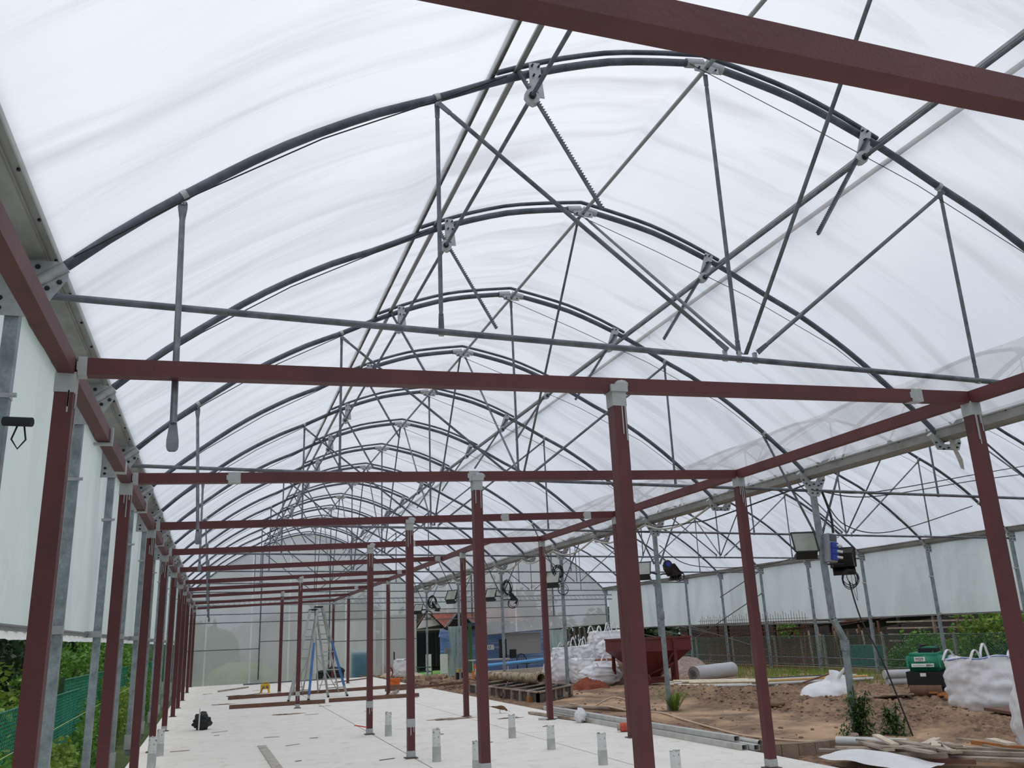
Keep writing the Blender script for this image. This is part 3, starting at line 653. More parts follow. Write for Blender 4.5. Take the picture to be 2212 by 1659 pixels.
for i, (x, y, rx) in enumerate(((4.6, 17.9, .5), (2.0, 26.0, .5), (1.7, 22.0, .4), (5.6, 17.2, .3), (.3, 27.2, .4))):
    m = MB(); m.ball((x, y, .0), (rx*.8, rx*.35, .012), 48, 8, .9, 2.6, i); single('mud_patch', m, mat('dried_mud', (140, 122, 104), .95, var=.25), ('dried mud patch on the slab '+('beside the inner red post', 'left of the ladder', 'in front of the ladder', 'near the slab\'s right edge', 'near the left row of posts')[i]), 'mud')
m = MB(); m.bar((2.55, 15.9, .15), (2.35, 15.75, .20), .07, .012); single('red_rag', m, mat('red_cloth', (206, 40, 46), .8), 'small red rag tied to the fourth middle red post', 'rag')
# crumpled black bag with a white stick
t = thing('black_bag', 'crumpled black plastic bag on the slab at the left', 'bag', (-.17, 19.5, 0))
m = MB(); m.ball((-.17, 19.5, .15), (.165, .15, .16), 30, 20, .45, 2.6, 4, flat=-.15); part('bag_body', m, BLACK, t)
m = MB(); m.tube([(-.22, 19.25, 0), (-.215, 19.25, .42)], .013, 6); single('white_stick', m, PVC, 'thin white stick standing in front of the black bag', 'stick')
# yellow power box
YEL = mat('yellow_plastic', (222, 178, 44), .5, var=.06)
t = thing('power_box', 'yellow site power box with round sockets on splayed feet', 'power box', (1.7, 32.0, 0))
m = MB(); m.box((1.7, 32, .30), (.46, .34, .22)); m.box((1.7, 32, .425), (.38, .3, .05)); part('body', m, YEL, t)
for s in (-1, 1):
    m = MB(); m.bar((1.7+s*.16, 32, .2), (1.7+s*.2, 32, .0), .09, .3, up=(0, 1, 0)); part('foot', m, YEL, t)
    m = MB(); m.tube([(1.7+s*.09, 31.83, .30), (1.7+s*.09, 31.79, .29)], .055, 12); so = part('socket', m, mat('navy_socket', (36, 44, 96), .4), t)
    m = MB(); m.tube([(1.7+s*.09, 31.80, .30), (1.7+s*.09, 31.77, .30)], .02, 8); part('socket_cap', m, PVC, so)
m = MB(); m.tube([(1.55, 32, .45), (1.55, 32, .52), (1.85, 32, .52), (1.85, 32, .45)], .015, 6); part('handle', m, YEL, t)
for c_ in t.children:
    pass
t.scale = (.66, .66, .66)
m = MB(); m.tube([(1.62, 31.8, .2), (1.5, 31.5, .02), (.9, 31.0, .012), (.6, 30.8, .012), (.45, 31.1, .012), (.8, 31.3, .012), (1.2, 30.9, .012)], .012, 5); single('power_cable', m, BLACK, 'black cable curling on the slab left of the yellow box', 'cable')
# orange bucket
t = thing('orange_bucket', 'small orange bucket at the slab edge', 'bucket', (5.94, 30.9, 0)); m = MB(); n = 18
V = []
for r, z in ((.15, 0), (.22, .26), (.235, .27), (.21, .27), (.14, .03)): V += [(5.94+r*math.cos(2*math.pi*k/n), 30.9+r*math.sin(2*math.pi*k/n), z) for k in range(n)]
m.add(V, [(j*n+k, j*n+(k+1) % n, (j+1)*n+(k+1) % n, (j+1)*n+k) for j in range(4) for k in range(n)]+[tuple(range(n))[::-1]], True); ORG = mat('orange_plastic', (232, 112, 36), .45, var=.08); part('pail', m, ORG, t)
m = MB(); m.tube([(5.72, 30.88, .26), (5.78, 30.7, .2), (5.94, 30.63, .16), (6.1, 30.7, .2), (6.16, 30.88, .26)], .006, 5); part('bail', m, BLACK, t)
# bird
t = thing('bird', 'small brown bird with long tail pecking on the slab', 'bird', (5.75, 18.35, 0)); BRD = mat('brown_feathers', (104, 78, 56), .8)
m = MB(); V = []
prof = [(-.15, .14, .012), (-.07, .125, .022), (-.02, .12, .036), (.03, .115, .045), (.08, .10, .04), (.105, .085, .024), (.125, .065, .024), (.135, .055, .018), (.15, .046, .006)]
m.tube([(5.75+a*1.05, 18.35-a*.35, b) for a, b, c in prof], [c for a, b, c in prof], 10); part('body', m, BRD, t)
m = MB(); m.add([(5.61, 18.38, .14), (5.45, 18.43, .17), (5.45, 18.48, .17), (5.61, 18.42, .14), (5.61, 18.40, .128), (5.45, 18.455, .162)], [(0, 1, 2, 3), (0, 4, 5, 1), (3, 2, 5, 4)]); part('tail', m, BRD, t)
m = MB(); m.tube([(5.93, 18.29, .044), (5.955, 18.28, .02)], [.006, .001], 5); part('beak', m, BLACK, t)
for s in (-1, 1):
    m = MB(); m.tube([(5.77, 18.35+s*.02, .085), (5.75, 18.35+s*.025, .04), (5.77, 18.35+s*.025, .0)], .004, 4); part('leg', m, WOODO, t)
# pair of stepladders
LAD = mat('scuffed_aluminium', (158, 160, 158), .45, .4, var=.15, scale=8); LBL = mat('blue_painted_stile', (66, 112, 168), .5, var=.2, scale=6)
def ladder(x0, x1, xt0, xt1, y0, yt, z, n, label, blue=(None, None), yback=None, xb=(0, 0)):
    t = thing('stepladder', label, 'ladder', ((x0+x1)/2, y0, 0), 'tall stepladders standing on the slab')
    ends = []
    for i, (a, b) in enumerate(((x0, xt0), (x1, xt1))):
        m = MB(); P, Q = Vector((a, y0, 0)), Vector((b, yt, z)); m.bar(P, Q, .06, .10, up=(0, 1, 0)); part('stile', m, LAD, t); ends.append((P, Q))
        if blue[i]:
            m = MB(); f0, f1 = blue[i]; m.bar(P.lerp(Q, f0)-Vector((0, .004, 0)), P.lerp(Q, f1)-Vector((0, .004, 0)), .066, .10, up=(0, 1, 0)); part('blue_tape', m, LBL, t)
        m = MB(); m.box((a, y0, .025), (.06, .12, .05)); part('rubber_foot', m, BLACK, t)
    for i in range(1, n):
        f = i/n; m = MB(); m.bar(ends[0][0].lerp(ends[0][1], f), ends[1][0].lerp(ends[1][1], f), .09, .03); part('step', m, LAD, t)
    m = MB(); m.box(((xt0+xt1)/2, yt+.1, z+.02), (abs(xt1-xt0)+.05, .26, .05)); part('top_cap', m, BOLT, t)
    be = []
    for i, (a, b) in enumerate(((x0+xb[0], xt0), (x1+xb[1], xt1))):
        m = MB(); P, Q = Vector((a, yback, 0)), Vector((b, yt+.2, z)); m.bar(P, Q, .04, .06, up=(0, 1, 0)); part('rear_leg', m, LAD, t); be.append((P, Q))
    for f in (.1, .45, .7):
        m = MB(); m.bar(be[0][0].lerp(be[0][1], f), be[1][0].lerp(be[1][1], f), .03, .02); part('rear_brace', m, LAD, t)
    m = MB(); m.bar(be[0][0], be[1][0].lerp(be[1][1], .45), .025, .015, up=(0, 1, 0)); m.bar(be[1][0], be[0][0].lerp(be[0][1], .45), .025, .015, up=(0, 1, 0)); part('cross_brace', m, LAD, t)
    return t
ladder(2.06, 2.62, 2.70, 2.90, 26.6, 27.5, 2.52, 9, 'aluminium stepladder leaning out left with blue-taped stile', (None, (.05, .62)), 29.6, (.35, .1))
ladder(3.28, 3.84, 2.86, 3.06, 27.5, 27.55, 2.60, 10, 'aluminium stepladder at the right with blue-taped outer stile', (None, (.12, .62)), 29.8, (-.05, .05))
# black crate and clutter at the far end
t = thing('black_crate', 'black crate heaped with dark cloth by the gable', 'crate', (4.95, 41.0, -.2)); m = MB(); m.box((4.95, 41, .02), (1.15, .7, .44)); part('crate_body', m, BLACK, t)
m = MB(); m.ball((5.2, 41, .3), (.4, .3, .2), 14, 8, .5, 2.5, 3); m.ball((4.7, 41, .27), (.35, .3, .1), 14, 8, .5, 2.5, 9); part('dark_cloth', m, mat('dark_cloth', (44, 50, 48), .9), t)

# ------------------------------------------------------------------ red formwork, channels and hose along the slab edge
def channel(p, q, w, h, label, m_=PVC, open_end=True):
    t = thing('steel_channel', label, 'steel section', p, 'galvanised sections lying along the slab edge'); m = MB(); p, q = Vector(p), Vector(q); d = (q-p).normalized(); s = d.cross(Vector((0, 0, 1))); th = .006
    for c, ww, hh in ((Vector((0, 0, h/2)), w, th), (Vector((0, 0, -h/2)), w, th), (s*w/2, th, h), (-s*w/2, th, h)): m.bar(p+c, q+c, ww, hh)
    part('section_wall', m, m_, t); return t
SECT = mat('dull_white_galvanised', (190, 190, 186), .5, .2, var=.12, scale=6, col2=(160, 156, 148), mix=(.55, .7))
channel((6.50, 17.6, .11), (6.76, 10.9, .11), .085, .065, 'upper grey rectangular section with open end on the slab edge', SECT)
channel((6.44, 17.2, .036), (6.68, 10.6, .036), .085, .065, 'lower grey rectangular section under the others, nearest the red posts', SECT)
channel((6.56, 16.8, .036), (6.80, 10.5, .036), .085, .065, 'lower grey rectangular section on the soil side', SECT)
m = MB(); m.tube([(6.64, 16.9, .10), (6.92, 10.6, .07)], .04, 12, False); m.tube([(6.64, 16.9, .10), (6.92, 10.6, .07)][::-1], .035, 12, False); single('round_pipe', m, SECT, 'round grey pipe lying beside the rectangular sections', 'pipe')
timber((6.2, 17.7, .03), (6.5, 15.2, .03), .1, .04, WOOD, 'flat weathered plank under the grey sections', 'planks by the slab edge', 'plank')
t = thing('twine_reel', 'reel of red twine lying against the grey sections', 'reel', (6.36, 13.6, .0)); m = MB(); m.tube([(6.30, 13.6, .07), (6.44, 13.55, .07)], .07, 14); part('twine', m, mat('red_twine', (186, 84, 66), .8, var=.3, scale=30), t)
m = MB(); m.tube([(6.25, 13.62, .07), (6.30, 13.6, .07)], .05, 10); m.tube([(6.44, 13.55, .07), (6.47, 13.54, .07)], .075, 14); part('reel_end', m, WOOD, t)
m = MB(); m.ball((6.35, 15.4, .12), (.10, .14, .12), 16, 10, .5, 2.2, 8, flat=-.12); single('plastic_bag', m, BAG, 'small crumpled clear bag beside the grey sections', 'bag')
m = MB(); m.ball((6.1, 16.4, .02), (.2, .1, .03), 12, 6, .4, 2, 1); single('foam_lump', m, PVC, 'flat white scrap by the third right red post', 'scrap')
def hose(pts, r, m_, label, name='hose', cat='hose', group=None, n=10):
    P = [Vector(p) for p in pts]; out = []
    for i in range(len(P)-1):
        p0, p1, p2, p3 = P[max(i-1, 0)], P[i], P[i+1], P[min(i+2, len(P)-1)]
        for k in range(n):
            t_ = k/n; out.append(.5*((2*p1)+(-p0+p2)*t_+(2*p0-5*p1+4*p2-p3)*t_*t_+(-p0+3*p1-3*p2+p3)*t_**3))
    out.append(P[-1]); m = MB(); m.tube(out, r, 6); return single(name, m, m_, label, cat, group)
HOSE = mat('beige_hose', (206, 180, 154), .6, var=.08)
def sz(x, y, d=.02): return (x, y, soil_h(x, y)+d)
hose([sz(8.25, 20.6), sz(8.7, 18.6), sz(8.9, 17.2), sz(8.55, 15.8), sz(8.25, 14.2), sz(8.1, 12.9), sz(8.2, 11.9), sz(8.7, 11.4), sz(9.0, 10.8)], .018, HOSE, 'beige hose snaking over the soil between the middle posts')
hose([sz(7.3, 19.9, .05), sz(7.7, 19.0, .08), sz(8.4, 18.4, .05), sz(9.0, 17.6, .03)], .05, WOOD, 'grey-brown fallen branch behind the third right red post', 'branch', 'branch')
hose([sz(8.4, 19.5), sz(8.7, 19.0, .25), sz(8.9, 18.3, .12), sz(8.6, 17.9), sz(8.3, 18.5, .1), sz(8.5, 19.3, .02)], .02, HOSE, 'tangle of pale hose at the foot of the third fan-plate post', 'hose_tangle', 'hose')
hose([(9.88, 12.0, 2.2), (9.92, 11.9, 1.6), (9.98, 11.6, .9), sz(10.05, 11.3)], .012, BLACK, 'black cable hanging from the plug box down to the soil', 'power_cable', 'cable')

# formwork skid with the big pipe
FRM = mat('rusted_grey_steel', (102, 96, 90), .75, .2, var=.25, scale=8, col2=(78, 68, 60), mix=(.45, .6))
t = thing('formwork_panel', 'ribbed steel formwork lying on timber blocks', 'formwork', (8.6, 24.0, 0))
a, b, c_, d_ = Vector((7.55, 27.0, .13)), Vector((7.84, 21.7, .13)), Vector((9.40, 23.3, .16)), Vector((9.3, 28.0, .16))
m = MB()
for p, q_ in ((a, b), (b, c_), (c_, d_), (d_, a)):
    m.bar(p, q_, .05, .03); m.bar(p-Vector((0, 0, .25)), q_-Vector((0, 0, .25)), .08, .03); m.bar(p-Vector((0, 0, .15))+(Vector((8.6, 25, 0))-p).normalized()*.03, q_-Vector((0, 0, .15))+(Vector((8.6, 25, 0))-q_).normalized()*.03, .012, .30)
m.add([v-Vector((0, 0, .2)) for v in (a, b, c_, d_)], [(0, 1, 2, 3)]); part('panel_skin', m, FRM, t)
m = MB()
for p, q_ in ((a, b), (b, c_), (c_, d_), (d_, a)):
    m.bar(p+Vector((0, 0, .01)), q_+Vector((0, 0, .01)), .07, .035)
for k in range(1, 5): m.bar(a.lerp(b, k/5)-Vector((0, 0, .02)), d_.lerp(c_, k/5)-Vector((0, 0, .02)), .05, .03)
part('top_flange', m, WOOD, t, label='tan mud-caked top rail')
for p, q_, n in ((a, b, 9), (b, c_, 4)):
    for i in range(n+1):
        r_0 = p.lerp(q_, i/n); m = MB(); m.box(r_0-Vector((.02, .02, .15)), (.07, .07, .28)); part('rib', m, WOOD, t)
for i, (x, y) in enumerate(((7.75, 22.1), (8.9, 22.9))):
    m = MB(); m.box((x+.1, y+.1, -.08), (.26, .2, .2)); single('timber_block', m, WOODO if i == 0 else WOOD, ('orange-brown' if i == 0 else 'grey')+' timber block propping the steel formwork', 'block')
pts = [(8.7, 30.2, .26), (9.0, 27.6, .27), (9.2, 25.2, .28)]
t = thing('large_pipe', 'mud-stained large plastic pipe lying on the formwork', 'pipe', (9, 27, .3)); m = MB(); m.tube(pts, .15, 18, False); m.tube(pts[::-1], .125, 18, False); PP = mat('muddy_pipe', (176, 158, 132), .7, col2=(110, 92, 74), mix=(.48, .6), scale=5, scale2=7); part('barrel', m, PP, t)
m = MB(); m.tube([(9.17, 25.5, .30), (9.2, 25.15, .30)], .17, 18, False); m.tube([(9.2, 25.15, .30), (9.17, 25.5, .30)], .12, 18, False); n = 18
c0 = Vector((9.2, 25.15, .30)); m.add([c0+Vector((math.cos(2*math.pi*k/n)*r, 0, math.sin(2*math.pi*k/n)*r)) for r in (.17, .12) for k in range(n)], [(k, (k+1) % n, n+(k+1) % n, n+k) for k in range(n)]); part('socket_end', m, PP, t)
m = MB(); m.tube([(7.45, 23.6, -.05), (8.3, 25.6, .22)], .025, 8); single('black_rod', m, BLACK, 'black rod leaning on the near side of the formwork', 'rod')
m = MB(); m.tube([(8.1, 29.2, .02), (9.4, 28.9, .14)], .07, 8); single('muddy_log', m, WOODB, 'muddy log behind the large pipe', 'log')

# ------------------------------------------------------------------ soil heaps
def heap(x, y, z, rx, ry, rz, m_, name, label, seed, amp=.35, f=2.4):
    mb = MB(); nu, nv = 44, 16
    def fn(u, v):
        a = 2*math.pi*u; r = v; d = Vector((math.cos(a)*r, math.sin(a)*r, 0)); k = 1+amp*noise.noise(Vector((d.x*f, d.y*f, seed)))
        h = (1-r**1.6)*rz*k+(.09*noise.noise(Vector((d.x*9, d.y*9, seed)))+.05*noise.noise(Vector((d.x*22, d.y*22, seed))))*(1.1-r)
        return (x+d.x*rx*k, y+d.y*ry*k, z+h)
    mb.grid(fn, nu, nv); return single(name, mb, m_, label, 'heap', kind='thing', origin=(x, y, z))
heap(13.9, 30.3, -.25, 2.9, 2.6, 1.12, MOUND, 'soil_heap', 'dark soil heap carrying the topmost white sacks', 1)
heap(13.4, 27.6, -.2, 1.5, 1.4, .86, MOUND, 'soil_heap', 'dark soil heap between the white sacks and the red hopper', 5)
heap(15.9, 29.5, -.2, 1.9, 1.9, .8, mat('rubble_heap', (150, 132, 122), .95, var=.35, scale=9, bump=1, bscale=14), 'rubble_heap', 'pale rubble heap behind the red hopper', 8)
heap(11.1, 26.0, -.18, .7, .55, .34, REDSOIL, 'red_soil_heap', 'red soil spilling from the front white sack', 12)
heap(8.3, 41.5, -.45, 1.6, 1.2, .62, mat('sand_heap', (196, 180, 156), .95, var=.1, bump=.5), 'sand_heap', 'pale sand heap near the gable', 15)
q = random.Random(5); m = MB()
for i in range(1900):
    z_ = q.random()
    if z_ < .30: x, y = q.uniform(6.9, 9.8), q.uniform(29, 41)
    elif z_ < .6: x, y = q.uniform(10.8, 13), q.uniform(12, 23)
    else: x, y = q.uniform(6.85, 19), q.uniform(7.5, 34)
    s = q.uniform(.010, .034)*(2.2 if z_ < .3 else 1); m.ball((x, y, soil_h(x, y)+s*.3), (s*q.uniform(.8, 1.6), s*q.uniform(.8, 1.6), s*.7), 6, 4, .5, 2, i)
single('loose_rubble', m, mat('pale_stone', (138, 114, 94), .9, var=.5, scale=1.5), 'loose stones and clods scattered over the soil', 'rubble', kind='stuff', origin=(0, 0, 0))
for i, (x, y, s, lab) in enumerate(((10.9, 16.6, .16, 'pale stone lying on the soil left of the second right red post'), (11.15, 16.3, .14, 'pale stone beside another on the churned soil'), (7.5, 12.6, .13, 'brown stone near the round grey pipe'), (8.3, 28.0, .2, 'cut log end by the slab corner'), (7.3, 35, .22, 'grey broken concrete lump among the rubble'), (8.6, 36.2, .28, 'flat broken concrete slab piece near the house'), (7.9, 33.0, .2, 'pale broken concrete lump nearest the inner red posts'), (7.6, 11.6, .12, 'stone by the bent post\'s concrete kerb'))):
    m = MB(); m.ball((x, y, soil_h(x, y)+s*.3), (s*1.2, s, s*.6), 10, 7, .6, 1.8, i+20); single('stone', m, mat('pale_stone', (168, 146, 124)), lab, 'stone')
m = MB(); m.box((7.05, 10.75, -.02), (.2, .11, .10), Matrix.Rotation(.4, 3, 'Z')); single('red_brick', m, mat('brick_red', (176, 84, 62), .85), 'red brick by the second right red post', 'brick')
PALEW = mat('pale_dry_timber', (206, 192, 172), .8, var=.15, scale=6)
def plank(p, q_, w, h, m_, lab, group='boards in the timber pile', rot=0): return timber(p, q_, w, h, m_, lab, group, 'board', 'board')
for i, (p, q_, w, h, mm, lab) in enumerate((
    ((7.35, 9.95, .02), (9.15, 8.1, .0), .11, .03, WOOD, 'grey board at the back of the timber pile'),
    ((7.45, 9.75, .06), (8.9, 8.1, .04), .10, .035, WOOD, 'long weathered board in the middle of the timber pile'),
    ((7.3, 9.6, .02), (8.6, 8.0, .02), .13, .03, WOOD, 'broad weathered board low in the timber pile'),
    ((8.02, 10.0, .09), (7.62, 8.3, .14), .09, .025, WOOD, 'pale board lying crosswise over the timber pile'),
    ((7.85, 9.7, .10), (7.55, 8.9, .11), .12, .025, WOOD, 'wide short board crossing the pile steeply'),
    ((8.3, 9.9, .10), (8.05, 8.4, .10), .14, .03, WOOD, 'mortar-splashed board near the middle of the pile'),
    ((9.75, 10.1, -.04), (9.45, 9.2, .02), .10, .03, WOOD, 'pale clean board lying apart on the soil'),
    ((9.35, 9.45, .01), (9.2, 8.3, .04), .08, .05, WOODO, 'reddish brown square timber at the right of the pile'),
    ((9.3, 9.2, .0), (8.9, 8.0, .0), .11, .03, WOOD, 'straw-coloured long board beneath the reddish timber'),
    ((8.7, 9.2, .03), (9.3, 8.0, .03), .1, .03, WOOD, 'straw-coloured board running to the bottom right corner'),
    ((7.6, 9.3, .03), (7.9, 8.4, .08), .05, .05, WOOD, 'short square offcut in the front of the pile'),
    ((7.3, 9.2, .0), (8.2, 8.3, .0), .06, .05, WOODB, 'dark square offcut under the front boards'))):
    plank(p, q_, w, h, mm, lab)
for i in range(9):
    q = random.Random(i+60); x, y = q.uniform(7.7, 9.0), q.uniform(8.4, 9.5); a = q.uniform(-1.3, 1.3); L = q.uniform(.35, .9); z = .09+.02*(i % 4)
    plank((x-L/2*math.cos(a), y-L/2*math.sin(a), z), (x+L/2*math.cos(a), y+L/2*math.sin(a), z+q.uniform(-.04, .05)), q.uniform(.06, .13), .025, (PALEW if i % 3 else WOOD), 'short offcut board tossed across the timber pile', group='offcuts on the timber pile')
m = MB(); m.tube([(7.95, 10.35, .05), (8.35, 9.5, .07)], .055, 12); single('cardboard_tube', m, PVC, 'pale round tube lying on the timber pile', 'tube')
# white sheet bottom right and kerb ring
m = MB(); m.grid(lambda u, v: (6.98+.66*u+.12*v, 9.5-1.5*v+.3*u, .02+.09*math.sin(math.pi*u)*math.sin(math.pi*min(1, v*1.1))+.03*noise.noise(Vector((u*4, v*4, 2)))), 24, 24); single('plastic_sheet', m, BAG, 'white plastic sheet lying at the slab corner in front', 'sheet')
m = MB(); P = [(7.15+.75*math.cos(a)*1.3+.55, 10.9-.55*math.sin(a)) for a in [math.pi*1.15-math.pi*1.1*i/14 for i in range(15)]]
for (xa, ya), (xb, yb_) in zip(P, P[1:]): m.bar((xa, ya+.1, -.06), (xb, yb_+.1, -.06), .1, .22)
single('concrete_kerb', m, mat('kerb_concrete', (140, 122, 106), .9, var=.2, bump=.5), 'curved rough concrete kerb around the bent post\'s foot', 'kerb')

# ------------------------------------------------------------------ bulk bags
def bulk_bag(x, y, z, w, d, h, rot, seed, label, group, loops=4, slump=.35, top=0, upright=.2, text=False, band=None):
    t = thing('bulk_bag', label, 'bag', (x, y, z), group); Mz = Matrix.Rotation(rot, 3, 'Z'); m = MB(); nu, nv = 56, 30
    def shp(u, v):
        a = 2*math.pi*u; c, s = math.cos(a), math.sin(a); e = .32
        k = v*1.25
        if k <= 1: zz = k; r = 1+slump*.35*math.sin(math.pi*min(1, zz*1.05))-.10*zz-.10*(1-min(1, zz*6))
        else: zz = 1+top*math.sin((k-1)/.25*math.pi/2); r = .93*(1-(k-1)/.25)
        px = (abs(c)**(2*e))*(1 if c > 0 else -1)*w/2*r; py = (abs(s)**(2*e))*(1 if s > 0 else -1)*d/2*r
        nn = noise.noise(Vector((c*1.8, s*1.8, zz*2.2+seed)))*.10+noise.noise(Vector((c*4, s*4, zz*5+seed)))*.05+abs(noise.noise(Vector((c*2.5+seed, s*2.5, zz*5))))*.16-.07+abs(noise.noise(Vector((c*6+seed, s*6, zz*11))))*.06
        px *= 1+nn; py *= 1+nn; zz2 = zz*h*(1+.10*noise.noise(Vector((c*1.2, s*1.2, seed))))
        p = Mz @ Vector((px, py, zz2)); return (x+p.x, y+p.y, z+p.z)
    m.grid(shp, nu, nv); part('bag_body', m, BAG, t)
    cs = [(-1, -1), (1, -1), (1, 1), (-1, 1)]; q = random.Random(seed)
    for i in range(loops):
        sx, sy = cs[i]; b = Vector((sx*w*.40, sy*d*.40, h*.95)); hh = upright*(.8+.5*q.random())
        n = 9; pts = []
        dr = Vector((-sx*.5, 0, 0)) if sy < 0 else Vector((-sx*.4, -.1, 0)); L = .24
        for k in range(n):
            f = k/(n-1); pts.append(b+dr.normalized()*L*f+Vector((q.uniform(-.006, .006), -.02*math.sin(math.pi*f), math.sin(math.pi*f)*hh)))
        m = MB(); W_ = Vector((0, .035, .0))
        V = []
        for p in pts:
            V += [p-W_, p+W_]
        V = [Vector((x, y, z))+Mz @ p for p in V]
        m.add(V, [(2*k, 2*k+1, 2*k+3, 2*k+2) for k in range(n-1)], True)
        V2 = [v+Vector((.006, 0, -.008)) for v in V]; m.add(V2, [(2*k+2, 2*k+3, 2*k+1, 2*k) for k in range(n-1)], True)
        part('lifting_loop', m, BAG, t)
    if band:
        m = MB(); pts = [shp(u/36, .785) for u in range(0, 37)]; m.tube([(a, b, c) for a, b, c in pts], .012, 5, False); part('blue_hem', m, mat('blue_hem', (120, 146, 206), .6), t)
    return t
GB = 'white bulk bags piled by the soil heaps'
bulk_bag(13.52, 30.5, .82, .76, .7, .72, .2, 1, 'upright white bulk bag on top of the heap, left of the topmost pair', GB, upright=.28)
bulk_bag(14.18, 30.4, .82, .74, .7, .72, -.1, 2, 'upright white bulk bag on top of the heap, right of the topmost pair', GB, upright=.28)
bulk_bag(12.45, 29.6, .42, .84, .8, .66, .1, 3, 'white bulk bag with standing loops in the middle tier', GB, upright=.30)
bulk_bag(13.25, 29.1, .50, .95, .8, .58, -.1, 4, 'broad white bulk bag with peaked top below the topmost pair', GB, loops=1, top=.35)
bulk_bag(11.75, 29.8, .38, .74, .7, .66, .0, 5, 'white bulk bag at the left of the middle tier', GB, loops=2)
bulk_bag(11.15, 28.9, -.1, .80, .8, .82, .15, 6, 'white bulk bag on the ground at the left end, one loop raised', GB, loops=2, upright=.2)
bulk_bag(11.85, 28.2, -.1, .86, .8, .78, .0, 7, 'white bulk bag on the ground behind the third fan-plate post', GB, loops=2)
bulk_bag(11.85, 26.9, -.12, 1.12, .9, .56, .1, 8, 'slumped white bulk bag in front, torn and spilling red soil', GB, loops=2, slump=.8, top=.15)
bulk_bag(12.4, 27.7, .25, .8, .7, .36, .2, 9, 'open white bulk bag with red soil showing at its mouth', GB, loops=1, slump=.6)
m = MB(); m.ball((12.4, 27.68, .62), (.34, .22, .05), 16, 6, .4, 3, 2); single('red_soil_fill', m, REDSOIL, 'red soil lying in the mouth of the open bag', 'soil')
m = MB(); m.ball((10.85, 29.3, .02), (.42, .3, .2), 20, 10, .4, 2, 3, flat=-.16); single('sandbag', m, BAG, 'small flat white sandbag left of the bulk bags', 'bag')
t = bulk_bag(13.55, 13.2, -.12, 1.22, 1.0, .95, -.18, 21, 'large open white bulk bag with blue hem right of the green roller', 'white bulk bags at the right', upright=.22, slump=.25, band=True, top=-.25)
bulk_bag(14.4, 12.2, -.12, 1.1, .9, .92, .3, 22, 'white bulk bag leaning behind the red post at the right edge', 'white bulk bags at the right', upright=.15)
bulk_bag(9.95, 8.6, -.12, .92, .9, .92, .1, 23, 'white bulk bag cut by the lower right corner', 'white bulk bags at the right', loops=1)
m = MB(); m.box((13.35, 12.05, -.01), (1.3, .8, .05), Matrix.Rotation(-.3, 3, 'Z')); single('plywood_board', m, WOODB, 'flat plywood board in front of the large white bag', 'board')
t = thing('tarp_sack', 'low white sack drawn up to a neck behind the bent post', 'bag', (13.6, 17.9, -.1)); m = MB()
def sk(u, v):
    a = 2*math.pi*u; c, s = math.cos(a), math.sin(a); r = (1-v**2.2)*(1+.16*noise.noise(Vector((c*2, s*2, v*3)))); z = .50*math.sin(v*math.pi/2)*(1+.25*noise.noise(Vector((c*1.4, s*1.4, 4))))
    return (13.6+.66*c*r+.18*v, 17.9+.5*s*r, -.14+z*(.75+.3*max(0, c)))
m.grid(sk, 40, 16); part('sack_body', m, BAG, t)
m = MB(); m.tube([(13.85, 17.7, .3), (13.98, 17.5, .55), (13.99, 17.45, .78), (13.94, 17.42, .95), (13.86, 17.42, .93)], [.05, .03, .018, .013, .010], 7); part('twisted_neck', m, BAG, t)

# ------------------------------------------------------------------ red hopper
HOP = mat('red_hopper_paint', (104, 44, 42), .6, var=.15, scale=4, col2=(84, 56, 50), mix=(.55, .7))
t = thing('concrete_hopper', 'dark red steel hopper on legs with tapering bin', 'hopper', (13.1, 25.4, -.1))
x0, x1, y0, y1, zt, zm, z0 = 11.95, 14.05, 24.7, 26.5, 1.28, .92, .12
m = MB()
ring = lambda a, b, c, d, z: [(a, c, z), (b, c, z), (b, d, z), (a, d, z)]
V = ring(x0, x1, y0, y1, zt)+ring(x0, x1, y0, y1, zm)+ring(12.85, 13.25, 25.4, 25.8, z0)
m.add(V, [(0, 4, 5, 1), (1, 5, 6, 2), (2, 6, 7, 3), (3, 7, 4, 0), (4, 8, 9, 5), (5, 9, 10, 6), (6, 10, 11, 7), (7, 11, 8, 4)]); part('bin', m, HOP, t)
m = MB()
for a, b in ((0, 1), (1, 2), (2, 3), (3, 0)): m.bar(V[a], V[b], .06, .05)
for a, b in ((4, 5), (5, 6)): m.bar(V[a], V[b], .04, .04)
part('rim', m, HOP, t)
for x, y in ((12.15, y0-.02), (13.45, y0-.02), (13.98, y1-.6), (12.2, y1)):
    m = MB(); m.bar((x, y, zt-.02), (x, y, -.12), .10, .07, up=(0, 1, 0)); part('leg', m, HOP, t)
for p, q_ in (((13.45, y0, .55), (12.6, 25.6, .05)), ((12.15, y0, .5), (12.7, 25.4, .1)), ((13.98, 25.9, .1), (13.45, y0, .7)), ((13.45, y0, .9), (13.1, 25, .2))):
    m = MB(); m.bar(p, q_, .07, .05); part('leg_brace', m, HOP, t)
for x in (12.3, 13.3, 13.9):
    m = MB(); m.box((x, y0, zt+.07), (.05, .04, .12)); part('lifting_lug', m, HOP, t)
m = MB(); m.box((13.1, 25.5, .03), (.5, .5, .16)); part('chute', m, HOP, t); m = MB(); m.tube([(12.6, 24.9, .08), (12.55, 24.9, .08)], .16, 14); part('wheel', m, HOP, t)
m = MB(); m.ball((12.4, 27.0, .02), (.5, .3, .1), 14, 6, .4, 2, 2); single('blue_tarp_bundle', m, mat('navy_tarp', (44, 60, 120), .6), 'dark blue tarp bundle beneath the red hopper', 'tarp')

